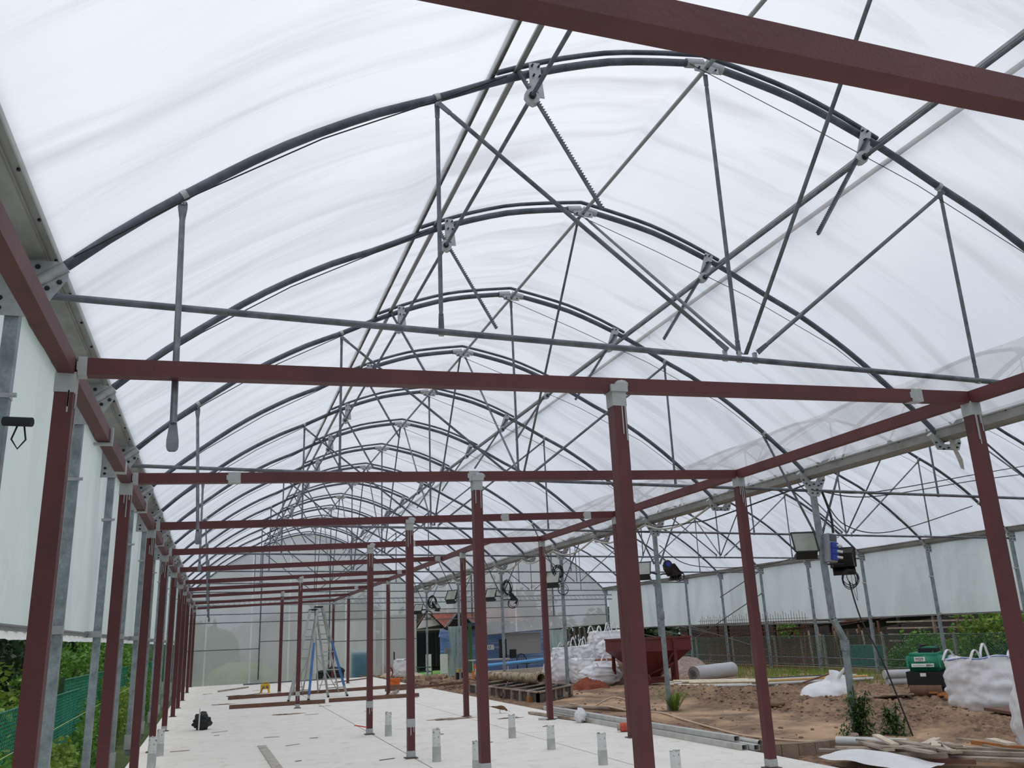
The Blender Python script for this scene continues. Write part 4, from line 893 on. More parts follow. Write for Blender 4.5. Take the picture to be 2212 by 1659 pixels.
# ------------------------------------------------------------------ fabric roll, tube bundles
FELT = mat('grey_felt', (186, 186, 190), .9, var=.05)
t = thing('fabric_roll', 'large grey roll of felt lying right of the hopper', 'roll', (15.2, 25.7, 0)); m = MB(); m.tube([(14.45, 25.4, .13), (16.35, 26.2, .16)], .235, 24); part('felt', m, FELT, t)
m = MB(); m.tube([(14.44, 25.39, .13), (14.41, 25.38, .13)], .13, 16, False); m.tube([(14.44, 25.39, .13), (14.41, 25.38, .13)], .07, 12); part('roll_core', m, mat('dark_core', (120, 118, 116), .9), t)
q = random.Random(9)
for i in range(16):
    y = 21.6+(i % 8)*.19; z = -.06+.075*(i//8)+.02*(i % 3); x0_ = 12.75+q.uniform(-.1, .5); x1_ = x0_+1.9+q.uniform(-.3, .3)
    m = MB(); m.tube([(x0_, y+1.2, z), (x1_, y-.2, z)], .035, 8); single('plastic_tube', m, (PVC, SECT, mat('cream_tube', (214, 204, 176), .6))[i % 3], 'slim '+('pale grey', 'dull metal', 'cream')[i % 3]+' tube in the bundle before the felt roll, '+ORD[i//3+1]+' of its colour', 'tube', 'slim tubes bundled in front of the felt roll')
for i in range(6):
    m = MB(); m.tube([(14.2, 21.6+i*.22, -.02+.05*(i % 2)), (17.3, 20.6+i*.24, .0+.05*(i % 2))], .045, 8); single('steel_pipe', m, (SECT, mat('striped_pole', (190, 150, 90), .6), BLACK)[i % 3], ('metal', 'ochre striped', 'black')[i % 3]+' long pipe lying behind the second right red post, '+('nearer' if i < 3 else 'farther')+' of its colour', 'pipe', 'long pipes lying behind the right red posts')
m = MB(); m.bar((14.7, 20.2, .05), (15.6, 19.9, .3), .12, .03); single('leaning_plank', m, WOODB, 'dark plank propped at the end of the long pipes', 'board')
for i, (z, lab) in enumerate(((.20, 'upper'), (.02, 'middle'), (-.09, 'lower'))):
    m = MB(); r = (.105, .09, .04)[i]; m.tube([(16.3+.06*i, 19.0, z), (19.6, 18.2, z)], r, 16); single('felt_roll', m, FELT, lab+' pale roll of those stacked behind the green roller', 'roll')

# ------------------------------------------------------------------ trench roller
RG = mat('roller_green_paint', (22, 128, 98), .4, var=.06, spec=.5)
def rbox(mb, P, bev=.05):
    mb.add(P, [(0, 2, 3, 1), (4, 5, 7, 6), (0, 1, 5, 4), (2, 6, 7, 3), (0, 4, 6, 2), (1, 3, 7, 5)])
t = thing('trench_roller', 'green and black drum roller standing in the mud', 'roller', (14.85, 16.2, -.12))
cx, cy = 15.02, 16.12; RA = -.95; Rz = Matrix.Rotation(RA, 3, 'Z') @ Matrix.Diagonal((.74, .85, 1))
def rl(x, y, z): p = Rz @ Vector((x, y, 0)); return (cx+p.x, cy+p.y, z)
bm = bmesh.new(); vs_ = [bm.verts.new(rl(x*(1-.06*k), y*(1-.05*k), (.44, .82)[k])) for k in (0, 1) for y in (-.42, .75) for x in (-.5, .5)]
for f in ((0, 2, 3, 1), (4, 5, 7, 6), (0, 1, 5, 4), (2, 6, 7, 3), (0, 4, 6, 2), (1, 3, 7, 5)): bm.faces.new([vs_[i] for i in f])
bmesh.ops.bevel(bm, geom=bm.edges[:], offset=.07, segments=4, affect='EDGES'); me = bpy.data.meshes.new('hood')
m = MB(); bm.verts.index_update(); m.add([tuple(v.co) for v in bm.verts], [tuple(v.index for v in f.verts) for f in bm.faces], True); bm.free(); part('hood', m, RG, t)
m = MB(); m.box(rl(0, .15, .30), (1.04, 1.1, .26), Rz); m.box(rl(0, -.42, .22), (.98, .1, .2), Rz); part('chassis', m, BLACK, t)
m = MB(); m.box(rl(.50, .15, .20), (.05, 1.15, .40), Rz); part('side_frame', m, mat('dark_grey_side', (70, 68, 70), .6), t)
for y in (-.28, .62):
    m = MB(); m.tube([rl(-.46, y, .06), rl(.42, y, .06)], .19, 20); part('drum', m, mat('muddy_drum', (116, 88, 74), .85, var=.2), t)
m = MB(); m.box(rl(.12, .1, .87), (.5, .5, .08), Rz); m.tube([rl(-.12, -.1, .82), rl(-.1, -.1, .97), rl(.0, .1, .97)], .03, 8); m.tube([rl(.28, -.3, .8), rl(.3, .1, .93), rl(.3, .4, .95)], .025, 8); part('lifting_frame', m, BLACK, t)
m = MB(); m.box(rl(.15, .1, .92), (.42, .3, .03), Rz); part('top_cover', m, RG, t)
LBW = mat('white_label', (226, 228, 224), .6, var=.03)
fy = -.425
def lab_quad(x0, x1, z0, z1, dy=.0): return [rl(x0, fy-dy+.03*0, z0), rl(x1, fy-dy, z0), rl(x1, fy-dy+.018, z1), rl(x0, fy-dy+.018, z1)]
m = MB(); m.add(lab_quad(-.22, .08, .645, .74, .006), [(0, 1, 2, 3)]); part('number_plate', m, LBW, t)
m = MB(); m.add(lab_quad(-.32, .30, .53, .60, .010), [(0, 1, 2, 3)]); part('maker_strip', m, LBW, t)
m = MB(); m.box(rl(-.03, -.475, .37), (.16, .01, .07), Rz); part('small_plate', m, LBW, t)
m = MB(); m.add([rl(.512, -.15, .58), rl(.512, .12, .58), rl(.495, .12, .72), rl(.495, -.15, .72)], [(0, 1, 2, 3)]); part('label_plate', m, LBW, t, label='white plate on the roller')
def text_part(parent, s, loc, size, rot, m_, name='lettering', extr=.001, align='CENTER'):
    cu = bpy.data.curves.new(name, 'FONT'); cu.body = s; cu.size = size; cu.extrude = extr; cu.align_x = align; cu.align_y = 'CENTER'; cu.materials.append(m_)
    tmp = bpy.data.objects.new(name, cu); COL.objects.link(tmp); bpy.context.view_layer.update()
    me = bpy.data.meshes.new_from_object(tmp.evaluated_get(bpy.context.evaluated_depsgraph_get())); bpy.data.objects.remove(tmp); bpy.data.curves.remove(cu)
    o = bpy.data.objects.new(name, me); COL.objects.link(o); o.parent = parent; o.location = Vector(loc)-wpos(parent); o.rotation_euler = rot; return o
text_part(t, 'M29', rl(-.07, -.447, .692), .09, (math.radians(86), 0, RA), BLACK, 'hood_number', .002)
text_part(t, '0', rl(.52, -.02, .65), .13, (math.radians(90), 0, math.pi/2+RA), BLACK, 'side_number', .002)
m = MB(); m.add([rl(.08, -.441, .54), rl(.28, -.441, .555), rl(.28, -.441, .575), rl(.10, -.441, .59)], [(0, 1, 2, 3)]); m.box(rl(-.12, -.441, .565), (.34, .003, .008), Rz); part('stripe_mark', m, mat('grey_print', (110, 120, 116), .6), t)
for i in range(9):
    q_ = random.Random(i+40); y = 14.6+.17*i
    m = MB(); m.bar((14.3+q_.uniform(0, .3)+i*.04, y, -.08+.012*i), (16.6, y-.5, -.05+.012*i), .13, .035); single('orange_plank', m, WOODO, 'orange wet plank between the roller and the big white bag, '+ORD[i+1]+' from the near side', 'board', 'orange planks beside the roller')
for i in range(4):
    m = MB(); m.bar((13.3+.12*i, 16.4-.1*i, -.06+.02*i), (14.2, 16.1-.12*i, -.05+.02*i), .1, .025); single('muddy_plank', m, WOOD, 'muddy broken plank lying left of the roller drum, '+ORD[i+1]+' from the left', 'board', 'muddy planks left of the roller')

# ------------------------------------------------------------------ floodlights, plug box, cables
GLS = mat('floodlight_glass', (140, 145, 136), .15, .0, var=.1, scale=9, spec=.9)
HOU = mat('black_lamp_housing', (34, 34, 36), .45, var=.1)
def flood(loc, rz, tilt, s, label, y_):
    t = thing('floodlight', label, 'floodlight', loc, 'floodlights on the middle posts'); B = Matrix.Translation(loc) @ Matrix.Rotation(rz, 4, 'Z') @ Matrix.Rotation(tilt, 4, 'X')
    P = lambda x, y, z: tuple(B @ Vector((x*s, y*s, z*s)))
    m = MB(); w, h = .19, .165
    V = [P(-w, 0, -h), P(w, 0, -h), P(w, 0, h), P(-w, 0, h), P(-w*.8, .13, -h*.55), P(w*.8, .13, -h*.55), P(w*.7, .11, h*.8), P(-w*.7, .11, h*.8)]
    m.add(V, [(4, 5, 1, 0), (5, 6, 2, 1), (6, 7, 3, 2), (7, 4, 0, 3), (7, 6, 5, 4), (0, 1, 2, 3)]); m.add([P(-w*.9, 0.0, -h), P(w*.9, 0, -h), P(w*.9, .10, -h-.09), P(-w*.9, .10, -h-.09), P(-w*.9, .16, -h), P(w*.9, .16, -h)], [(0, 1, 2, 3), (3, 2, 5, 4), (0, 3, 4), (1, 5, 2), (0, 4, 5, 1)]); part('housing', m, HOU, t)
    m = MB()
    for a, b in ((P(-w, -.005, -h), P(w, -.005, -h)), (P(w, -.005, -h), P(w, -.005, h)), (P(w, -.005, h), P(-w, -.005, h)), (P(-w, -.005, h), P(-w, -.005, -h))): m.bar(a, b, .02*s, .02*s)
    part('frame', m, HOU, t)
    m = MB(); m.add([P(-w*.93, -.004, -h*.93), P(w*.93, -.004, -h*.93), P(w*.93, -.004, h*.93), P(-w*.93, -.004, h*.93)], [(0, 1, 2, 3)]); part('glass', m, GLS, t)
    m = MB(); px = 9.45; m.tube([P(0, .13, -h*.3), (loc[0]*.4+px*.6, loc[1]*.4+y_*.6, loc[2]-.1*s), (px+(.04 if loc[0] > px else -.04), y_, loc[2]-.12)], .018, 6); part('bracket', m, HOU, t); return t
y2, y4, y6, y8, y10, y12 = AY[2], AY[4], AY[6], AY[8], AY[10], AY[12]
flood((9.06, y2-.12, 2.84), -.30, -.35, 1.02, 'large floodlight with visible glass beside the blue sockets', y2)
flood((9.98, y2+.15, 2.60), 2.5, -.5, 1.05, 'black floodlight turned away below the plug box', y2)
flood((9.02, y4-.1, 2.88), -.65, -.45, .95, 'floodlight facing left on the second fan-plate post', y4)
flood((9.88, y4+.1, 2.86), 1.9, -.8, .95, 'black floodlight turned away on the second fan-plate post', y4)
flood((9.12, y6-.1, 3.10), -.75, -.5, 1.1, 'single floodlight with coiled leads on the third fan-plate post', y6)
flood((9.02, y8-.1, 2.98), -.85, -.5, 1.05, 'left floodlight of the pair on the fourth fan-plate post', y8)
flood((9.90, y8, 2.86), 1.3, -.7, 1.05, 'right floodlight of the pair on the fourth fan-plate post', y8)
flood((9.12, y10-.1, 3.22), -.9, -.5, 1.3, 'floodlight partly hidden behind the inner red post', y10)
flood((9.02, y12-.1, 2.95), -.7, -.6, 1.15, 'farthest left floodlight near the gable opening', y12)
flood((9.90, y12-.1, 3.05), .9, -.6, 1.15, 'farthest right floodlight near the gable opening', y12)
t = thing('plug_box', 'grey power distribution box with three blue sockets', 'power box', (9.56, y2-.1, 2.5)); BS = mat('blue_socket', (44, 66, 158), .4, var=.05)
Mt = Matrix.Rotation(.12, 3, 'Y')
m = MB(); m.box((9.56, y2-.10, 2.74), (.17, .13, .46), Mt); part('case', m, mat('grey_case', (150, 152, 160), .5, var=.04), t)
m = MB(); m.box((9.585, y2-.17, 2.90), (.12, .012, .10), Mt); part('meter_window', m, mat('smoked_window', (84, 88, 88), .3), t)
for i in range(3):
    z = 2.775-i*.095; m = MB(); m.box((9.575-.012*i+.01, y2-.18, z), (.125, .05, .088), Mt); so = part('socket', m, BS, t)
    m = MB(); m.tube([(9.62-.012*i, y2-.19, z), (9.70-.012*i, y2-.23, z-.02)], .022, 8); part('plug', m, PVC, so)
def coil(x, y, z, r, n, seed, label, m_=BLACK, tube=.007, sq=1.0):
    q = random.Random(seed); pts = []
    for i in range(n*14+1):
        a = 2*math.pi*i/14; rr_ = r*(1+.14*math.sin(a*.37+seed)+.05*math.sin(a*2.3)); pts.append((x+rr_*math.cos(a)*sq+.03*math.sin(a*.21), y+.03*math.sin(a*.5), z+rr_*math.sin(a)-.02*math.cos(a*.3)))
    m = MB(); m.tube(pts, tube, 5); return single('cable_coil', m, m_, label, 'cable', 'coiled leads on the middle posts')
coil(9.86, y2-.12, 2.24, .14, 5, 1, 'black cable coiled below the plug box')
coil(9.98, y4, 2.70, .12, 2, 2, 'short black cable loop under the second post\'s floodlights', tube=.01)
coil(9.30, y6-.1, 3.25, .17, 6, 3, 'black leads looped above the single floodlight', tube=.011, sq=.8)
coil(9.40, y6-.1, 2.75, .15, 2, 4, 'thin cable loops hanging under the single floodlight', tube=.008)
coil(9.62, y8-.1, 3.15, .24, 6, 5, 'tall oval of black leads on the fourth fan-plate post', tube=.012, sq=.6)
coil(9.80, y8-.1, 2.62, .16, 3, 6, 'loose black loops under the fourth post\'s floodlights', tube=.01)
coil(9.70, y12-.1, 3.20, .26, 6, 7, 'dark leads looped on the farthest post', tube=.014, sq=.7)
coil(9.50, y12-.1, 2.6, .18, 3, 8, 'dark leads hanging low on the farthest post', tube=.012)
t = thing('cable_reel', 'small blue cable reel on the second fan-plate post', 'reel', (9.68, y4, 2.95)); m = MB(); m.tube([(9.68, y4-.1, 2.96), (9.68, y4-.04, 2.96)], .10, 16); part('reel_drum', m, BLACK, t); m = MB(); m.tube([(9.66, y4-.13, 2.97), (9.67, y4-.1, 2.97)], .055, 12); part('blue_plug', m, BS, t)
GH = mat('grey_hose', (176, 172, 162), .6)
for j in range(2, 12):
    ya, yb2 = AY[j], AY[j+1]; 
    if j < 3: continue
    hose([(9.22, ya, 3.86), (9.15, ya+.9, 3.70-.05*(j % 2)), (9.15, ya+1.9, 3.66), (9.22, yb2, 3.86)], .022, GH, 'slack grey hose looping under the middle gutter, '+ORD[j-2]+' loop from the near end', 'gutter_hose', 'hose', 'hose loops under the middle gutter')
hose([(9.30, AY[2], 3.80), (9.0, AY[3]-.6, 3.58), (9.1, AY[3]+.5, 3.62), (9.3, AY[4], 3.78)], .014, BLACK, 'black cable sagging beside the hose loops', 'power_cable', 'cable')
hose([(9.6, AY[2], 3.72), (11.2, AY[2]+.6, 3.80), (14.4, AY[2]+1.2, 4.30), (17.2, AY[2]+2, 4.75)], .010, BLACK, 'upper of the two black cables crossing the right span', 'overhead_cable', 'cable')
hose([(9.6, AY[2], 3.70), (11.2, AY[2]+.6, 3.72), (14.4, AY[2]+1.2, 4.18), (17.2, AY[2]+2, 4.55)], .010, BLACK, 'lower of the two black cables crossing the right span', 'overhead_cable', 'cable')
hose([(9.6, AY[2], 3.72), (11.6, AY[3]-1, 3.38), (13.6, AY[3], 3.36), (16.5, AY[3]+.5, 4.0)], .011, BLACK, 'deeply sagging black cable in the right span', 'overhead_cable', 'cable')
hose([(9.55, y4, 3.4), (11, y4+1, 3.0), (14, y4+2, 3.1), (17, y4+3, 3.9)], .010, BLACK, 'black cable sagging from the second fan-plate post', 'overhead_cable', 'cable')
hose([(9.62, y2, 3.74), (9.66, y2-.1, 3.3), (9.62, y2-.15, 2.98)], .02, BLACK, 'black leads dropping into the plug box', 'power_cable', 'cable')
hose([(19.6, AY[6], 3.3), (19.62, AY[6], 2.6), (19.72, AY[6], 2.2), (19.66, AY[6]-.1, 3.2)], .007, BLACK, 'thin wire hanging beside a far right post', 'hanging_wire', 'cable')
m = MB(); m.add([(9.36, 9.0, 4.06), (9.44, 9.0, 4.06), (9.45, 8.95, 3.80), (9.50, 8.92, 3.62), (9.53, 8.95, 3.48), (9.47, 8.95, 3.5), (9.44, 8.95, 3.62), (9.40, 8.97, 3.80)], [(0, 1, 2, 7), (7, 2, 3, 6), (6, 3, 4, 5)]); single('film_strip', m, GH, 'torn grey film strip hanging from the middle gutter', 'film')
# strap roll on left gutter post
t = thing('strap_roll', 'black strap roll hanging from the nearest left gutter post', 'strap', (-1.22, 6.0, 2.95)); m = MB(); m.tube([(-1.34, 6.0, 3.02), (-1.17, 5.96, 3.01)], .03, 10); part('strap', m, BLACK, t)
m = MB(); m.tube([(-1.26, 6.0, 2.99), (-1.28, 5.98, 2.90), (-1.24, 5.98, 2.84), (-1.20, 5.98, 2.9), (-1.22, 6.0, 2.99)], .006, 5); part('cord_loop', m, BLACK, t)
m = MB(); m.tube([(-1.6, 3, .62), (-1.6, 8.4, .79), (-1.6, 21, .87)], .004, 4); single('marking_string', m, mat('yellow_green_string', (176, 196, 130), .6), 'taut yellow-green string along the left row of posts', 'string')
# ------------------------------------------------------------------ plants
def bush(x, y, z, rx, ry, rz, n, s, m_, seed, label, name='bush', group=None, stem=True, m2=None, cat='bush'):
    q = random.Random(seed); t = thing(name, label, cat, (x, y, z), group)
    for mm, cnt in ((m_, n if not m2 else n*2//3), (m2, n//3)):
        if mm is None: continue
        m = MB(); V = []; F = []
        for i in range(cnt):
            a, b = q.uniform(0, 2*math.pi), math.acos(q.uniform(-.15, 1)); d = Vector((math.sin(b)*math.cos(a), math.sin(b)*math.sin(a), math.cos(b)))
            k = q.uniform(.55, 1)**.5*(1+.38*noise.noise(d*2.2+Vector((seed, 0, 0)))+.2*noise.noise(d*5+Vector((0, seed, 0))))
            p = Vector((x+d.x*rx*k, y+d.y*ry*k, z+max(.02, d.z*rz*k+rz*.08))); L = s*q.uniform(.6, 1.5)
            u = Vector((q.gauss(0, 1), q.gauss(0, 1), q.gauss(-.2, .6))).normalized(); w = u.cross(Vector((q.gauss(0, 1), q.gauss(0, 1), q.gauss(0, 1)))).normalized()*L*.34
            o = len(V); V += [p, p+u*L*.5+w, p+u*L, p+u*L*.5-w]; F.append((o, o+1, o+2, o+3))
        m.add(V, F); part('foliage', m, mm, t, kind='stuff')
    if stem:
        m = MB()
        for i in range(4):
            a = q.uniform(0, 6.28); m.tube([(x, y, z-.1), (x+rx*.3*math.cos(a), y+ry*.3*math.sin(a), z+rz*.5), (x+rx*.5*math.cos(a), y+ry*.5*math.sin(a), z+rz*.8)], [.04, .025, .01], 5)
        part('stem', m, BARK, t)
    return t
BL = 'bushes outside the left curtain'
LB = [(-3.4, 9.2, .9, 1.4, 1.0, 'yellow-green bush behind the net at the left edge', LEAFY), (-4.6, 13.0, 1.0, 1.6, 2.4, 'tall dark bush filling the gap at the left edge', LEAFD), (-3.3, 15.0, .9, 1.5, 1.35, 'light green creeper bush spilling over the green net', LEAFY),
      (-5.2, 20.0, 1.6, 2.4, 3.6, 'dark tree-like bush between the first two left gutter posts', LEAFD), (-3.1, 21.5, 1.0, 2.0, 1.6, 'mid green bush seen between the second and third left posts', LEAF), (-3.0, 27.5, 1.1, 2.6, 2.0, 'mid green bush farther along the left net', LEAF),
      (-5.0, 30.0, 1.8, 3.4, 3.2, 'dark bush farther back on the left', LEAFD), (-3.2, 34.5, 1.2, 3.0, 2.0, 'green bush near the far left posts', LEAF), (-8, 17, 2.6, 3.5, 5.0, 'large dark tree crown far left', LEAFD), (-9, 30, 3, 5, 5.5, 'dark tree crown behind the left bushes', LEAFD), (-3.0, 11.8, .8, 1.3, 1.05, 'leafy bush pressed against the near green net', LEAF), (-7.0, 43, 3, 5, 5.0, 'dark tree beyond the far left corner', LEAFD)]
for i, (x, y, rx, ry, rz, lab, mm) in enumerate(LB):
    bush(x, y, 0, rx, ry, rz, int(1500+1100*rx*rz), .10 if rx < 1.4 else .16, mm, i+3, lab, group=BL, m2=LEAF if mm is LEAFY else None)
for i, (x, y, rx, ry, rz, n) in enumerate(((-1.95, 10.4, .22, .9, .75, 900), (-1.9, 13.2, .25, 1.5, .55, 1300), (-1.95, 17.5, .3, 2.2, .8, 1800), (-1.9, 23.0, .3, 2.6, .9, 1800), (-1.95, 29.5, .3, 3.0, 1.0, 1600), (-1.75, 8.6, .2, .7, .5, 500))):
    bush(x, y, -.15, rx, ry, rz, n, .07, LEAFY if i % 2 else LEAF, 70+i, 'strip of creeper growing through the green net, '+ORD[i+1]+' from the near end' if i < 5 else 'low creeper at the very near end of the green net', 'creeper', 'creepers on the green net', stem=False, cat='plant')
m = MB()
for i in range(220):
    q = random.Random(i+900); x = q.uniform(-2.3, -1.62); y = q.uniform(8, 36)
    for k in range(6):
        a = q.uniform(0, 6.28); h = q.uniform(.1, .35); w = Vector((math.cos(a), math.sin(a), 0)); s_ = Vector((-w.y, w.x, 0))*.008
        p = Vector((x, y, -.1)); m.add([p-s_, p+s_, p+w*h*.6+Vector((0, 0, h))], [(0, 1, 2)])
single('weeds', m, LEAF, 'ragged grass and weeds along the outside of the left posts', 'grass', kind='stuff', origin=(0, 0, 0))
# right side
BR = 'bushes beyond the right fence'
for i, (x, y, rx, ry, rz, lab, mm) in enumerate(((22.9, 21.3, 1.7, 1.8, 2.0, 'bright green rounded bush right of the scrap shed', LEAFY), (22.8, 18.3, 1.5, 1.6, 1.5, 'low bright green bush behind the green roller', LEAF), (23.2, 15.6, 1.6, 1.8, 1.9, 'green bush behind the big white bag', LEAFY), (26, 20.0, 2.4, 2.8, 2.6, 'dark green bush at the back right', LEAFD), (22.0, 13.0, 1.3, 1.7, 1.6, 'green bush at the right edge', LEAF), (25.5, 15.0, 2.4, 2.6, 2.6, 'dark bush at the far right edge', LEAFD), (22.4, 24.0, 1.1, 1.3, 1.25, 'pale green vine-covered bush beside the scrap shed', LEAF), (29.5, 41.0, 1.5, 1.5, 1.9, 'small green shrub beside the scrap shed\'s left end', LEAF))):
    bush(x, y, -.3, rx, ry, rz, int(1600+1500*rx*rz), .11, mm, i+40, lab, group=BR, m2=LEAF if mm is LEAFY else None)
def tuft(x, y, z, n, h, lab, m_=LEAF, seed=1, spread=.25, leafy=False):
    q = random.Random(seed); m = MB()
    for i in range(n):
        a = q.uniform(0, 6.28); L = h*q.uniform(.5, 1.1); lean = q.uniform(.2, .9)*spread; w = Vector((math.cos(a), math.sin(a), 0)); s_ = Vector((-w.y, w.x, 0))*.011
        p = Vector((x+q.uniform(-.05, .05), y+q.uniform(-.05, .05), z)); p1 = p+w*lean*.5*L+Vector((0, 0, L*.65)); p2 = p+w*lean*2.2*L+Vector((0, 0, L*.85))
        m.add([p-s_, p+s_, p1+s_*.8, p1-s_*.8, p2], [(0, 1, 2, 3), (3, 2, 4)])
    return single('grass_tuft', m, m_, lab, 'grass', kind='thing', origin=(x, y, z))
tuft(9.5, AY[4]-.15, -.15, 90, .55, 'grass tuft at the foot of the second fan-plate post', m_=LEAFY, seed=3, spread=1.6)
def climber(x, y, z0, h, r, n, lab, seed):
    q = random.Random(seed); t = thing('climbing_weed', lab, 'plant', (x, y, z0)); m = MB(); st = MB()
    for k in range(7):
        a = q.uniform(0, 6.28); H = h*q.uniform(.5, 1); P = [Vector((x+r*.4*math.cos(a)*f, y+r*.4*math.sin(a)*f, z0+H*f)) for f in (0, .5, 1)]; st.tube(P, .006, 4)
        for i in range(n//7):
            f = q.uniform(.05, 1); p = P[0].lerp(P[2], f)+Vector((q.gauss(0, r*.35*(1.1-f)), q.gauss(0, r*.35*(1.1-f)), 0)); u = Vector((q.gauss(0, 1), q.gauss(0, 1), q.uniform(-.9, .2))).normalized(); L = q.uniform(.06, .13); w = u.cross(Vector((0, 0, 1))).normalized()*L*.14
            m.add([p, p+u*L*.5+w, p+u*L, p+u*L*.5-w], [(0, 1, 2, 3)])
    part('leaves', m, mat('narrow_dark_leaf', (70, 98, 46), .6, var=.4, transl=.2), t, kind='stuff'); part('stems', st, LEAFD, t); return t
climber(9.60, AY[2]-.14, -.2, .92, .42, 1500, 'narrow-leaved weed climbing the bent post', 5)
climber(9.98, AY[2]-.5, -.2, .62, .34, 900, 'bushy weed standing right of the bent post', 9)
m = MB(); q = random.Random(77)
for i in range(2600):
    x, y = q.uniform(16.5, 20.6), q.uniform(19.5, 33); h = q.uniform(.1, .32); a = q.uniform(0, 6.28); s_ = Vector((math.cos(a), math.sin(a), 0))*.015; p = Vector((x, y, -.15)); m.add([p-s_, p+s_, p+Vector((q.uniform(-.1, .1), q.uniform(-.1, .1), h))], [(0, 1, 2)])
single('tall_grass', m, LEAFY, 'bright grass strip along the foot of the right fence', 'grass', kind='stuff', origin=(0, 0, 0))

# ------------------------------------------------------------------ fences
def chain_fence(p, q_, z0, z1, pitch, th, m_, name, label, posts, top=None):
    p, q_ = Vector(p), Vector(q_); L = (q_-p).length; d = (q_-p).normalized(); t = thing(name, label, 'fence', (p.x, p.y, 0)); m = MB(); H = z1-z0; n = int(L/pitch); V = []; F = []
    nrm = Vector((-d.y, d.x, 0))*th*.5; dd = d*th*.5
    for s in (1, -1):
        for i in range(-int(H/pitch), n+1):
            a0 = i*pitch if s > 0 else i*pitch+H; a1 = a0+s*H; za, zb_ = z0, z1
            if a1 < 0 and a0 < 0 or (a0 > L and a1 > L): continue
            def cl(a, z):
                if a < 0: return 0, z0+(0-a0)*s*1.0
                if a > L: return L, z0+(L-a0)*s*1.0
                return a, z
            b0, c0 = cl(a0, za); b1, c1 = cl(a1, zb_)
            P, Q = p+d*b0, p+d*b1; P.z, Q.z = c0, c1; o = len(V)
            V += [P-dd+nrm, P+dd+nrm, P-nrm*1.4, Q-dd+nrm, Q+dd+nrm, Q-nrm*1.4]; F += [(o, o+1, o+4, o+3), (o+1, o+2, o+5, o+4), (o+2, o, o+3, o+5)]
    m.add(V, F); part('wire_netting', m, m_, t, kind='stuff')
    m = MB(); m.tube([(p.x, p.y, z1), (q_.x, q_.y, z1)], .012, 5); m.tube([(p.x, p.y, z0+.1), (q_.x, q_.y, z0+.1)], .01, 5); part('line_wire', m, m_, t)
    k = int(L/posts)
    for i in range(k+1):
        c = p+d*min(L, i*posts); m = MB(); m.box((c.x, c.y, (z0+z1)/2-.1), (.07, .07, z1-z0+.3)); part('fence_post', m, (mat('concrete_fence_post', (132, 138, 130), .9) if posts < 50 else LEAFD), t)
    return t
chain_fence((-2.15, 8.0, 0), (-2.15, 17.0, 0), -.2, 1.0, .085, .005, GREENNET, 'wire_fence', 'green wire net fence at the left edge, nearer length', 60)
chain_fence((-2.35, 16.5, 0), (-2.1, 42, 0), -.2, 1.16, .11, .006, GREENNET, 'wire_fence', 'green wire net fence outside the left posts, farther length', 60)
chain_fence((20.75, 9, 0), (20.75, 43, 0), -.1, 1.05, .10, .010, mat('dull_green_wire', (70, 104, 92), .6), 'wire_fence', 'dull green wire fence beyond the right curtain', 3.0)
for i, z in enumerate((.06, .30)):
    m = MB(); m.tube([(20.1, 13, z), (20.1, GY, z+.1)], .02, 6); single('ground_rail', m, STEEL, ('lower' if i == 0 else 'upper')+' thin rail tying the feet of the far right posts', 'rail')
# concrete footing line
m = MB(); m.bar((20.3, 9, -.12), (20.3, 43, -.12), .15, .3); single('footing_kerb', m, mat('kerb_concrete', (140, 122, 106)), 'low concrete kerb along the right fence', 'kerb')

# rebar cage and mats outside right
RB = mat('rusty_rebar', (112, 82, 68), .8, .3, var=.2)
t = thing('rebar_mat', 'upright mat of rusty reinforcing bars standing inside the far right posts', 'rebar', (19.5, 30, 0)); m = MB()
for i in range(46): y = 26.2+i*.158; m.tube([(19.5, y, -.3), (19.5, y, 1.86+.12*((i*7) % 3)/2)], .009, 4, False)
part('upright_bars', m, RB, t, kind='stuff'); m = MB()
for k in range(13): m.tube([(19.5, 26.0, -.1+k*.15), (19.5, 33.5, -.1+k*.156)], .007, 4, False)
part('cross_bars', m, RB, t, kind='stuff')
# scrap shed
DK = mat('soot_dark_timber', (50, 44, 42), .9, var=.3); RU = mat('rust_brown_sheet', (96, 66, 56), .85, var=.3, scale=3); GRY = mat('grey_sheet', (120, 122, 124), .8)
t = thing('scrap_shed', 'dark collapsed scrap shed under torn sheets beyond the right fence', 'shed', (26, 33, 0))
m = MB(); m.box((29.5, 34, .8), (.2, 26, 2.6)); part('back_wall', m, DK, t)
for i, (p, q_, w, mm) in enumerate((((24.5, 43, 1.62), (24.5, 30, 1.5), 1.6, GRY), ((25.5, 31, 1.25), (25.5, 24, 1.95), 2.6, DK), ((24.2, 38, 1.05), (24.2, 28, 1.6), .5, RU), ((27, 28, 1.9), (27, 21.5, 1.75), 2.6, DK))):
    m = MB(); m.bar(p, q_, w, .06); part('roof_sheet', m, mm, t)
for i in range(16):
    y = 23+i*1.3; m = MB(); m.box((24.1+.2*(i % 3), y, .7), (.09, .09, 2.2)); part('shed_post', m, (DK, WOODB, WOOD)[i % 3], t)
for i in range(22):
    q = random.Random(i+300); y = q.uniform(27, 33.5); m = MB(); m.bar((23.2+q.uniform(0, .3), y, -.3), (23.3, y+q.uniform(-.2, .2), q.uniform(.9, 1.5)), .05, .05, up=(0, 1, 0)); part('bundled_pole', m, (WOODB, WOOD, RU)[i % 3], t)
for i in range(5):
    m = MB(); m.bar((23.6, 22.3, .75+.22*i), (23.6, 26.8, .78+.22*i), .3, .05); part('stacked_board', m, WOOD, t)
m = MB(); m.box((24.6, 33, .1), (.1, 16, 1.5)); part('low_wall', m, RU, t)
t = thing('corrugated_canopy', 'dark leaning canopy with steel trusses behind the red hopper', 'canopy', (24, 42, 0))
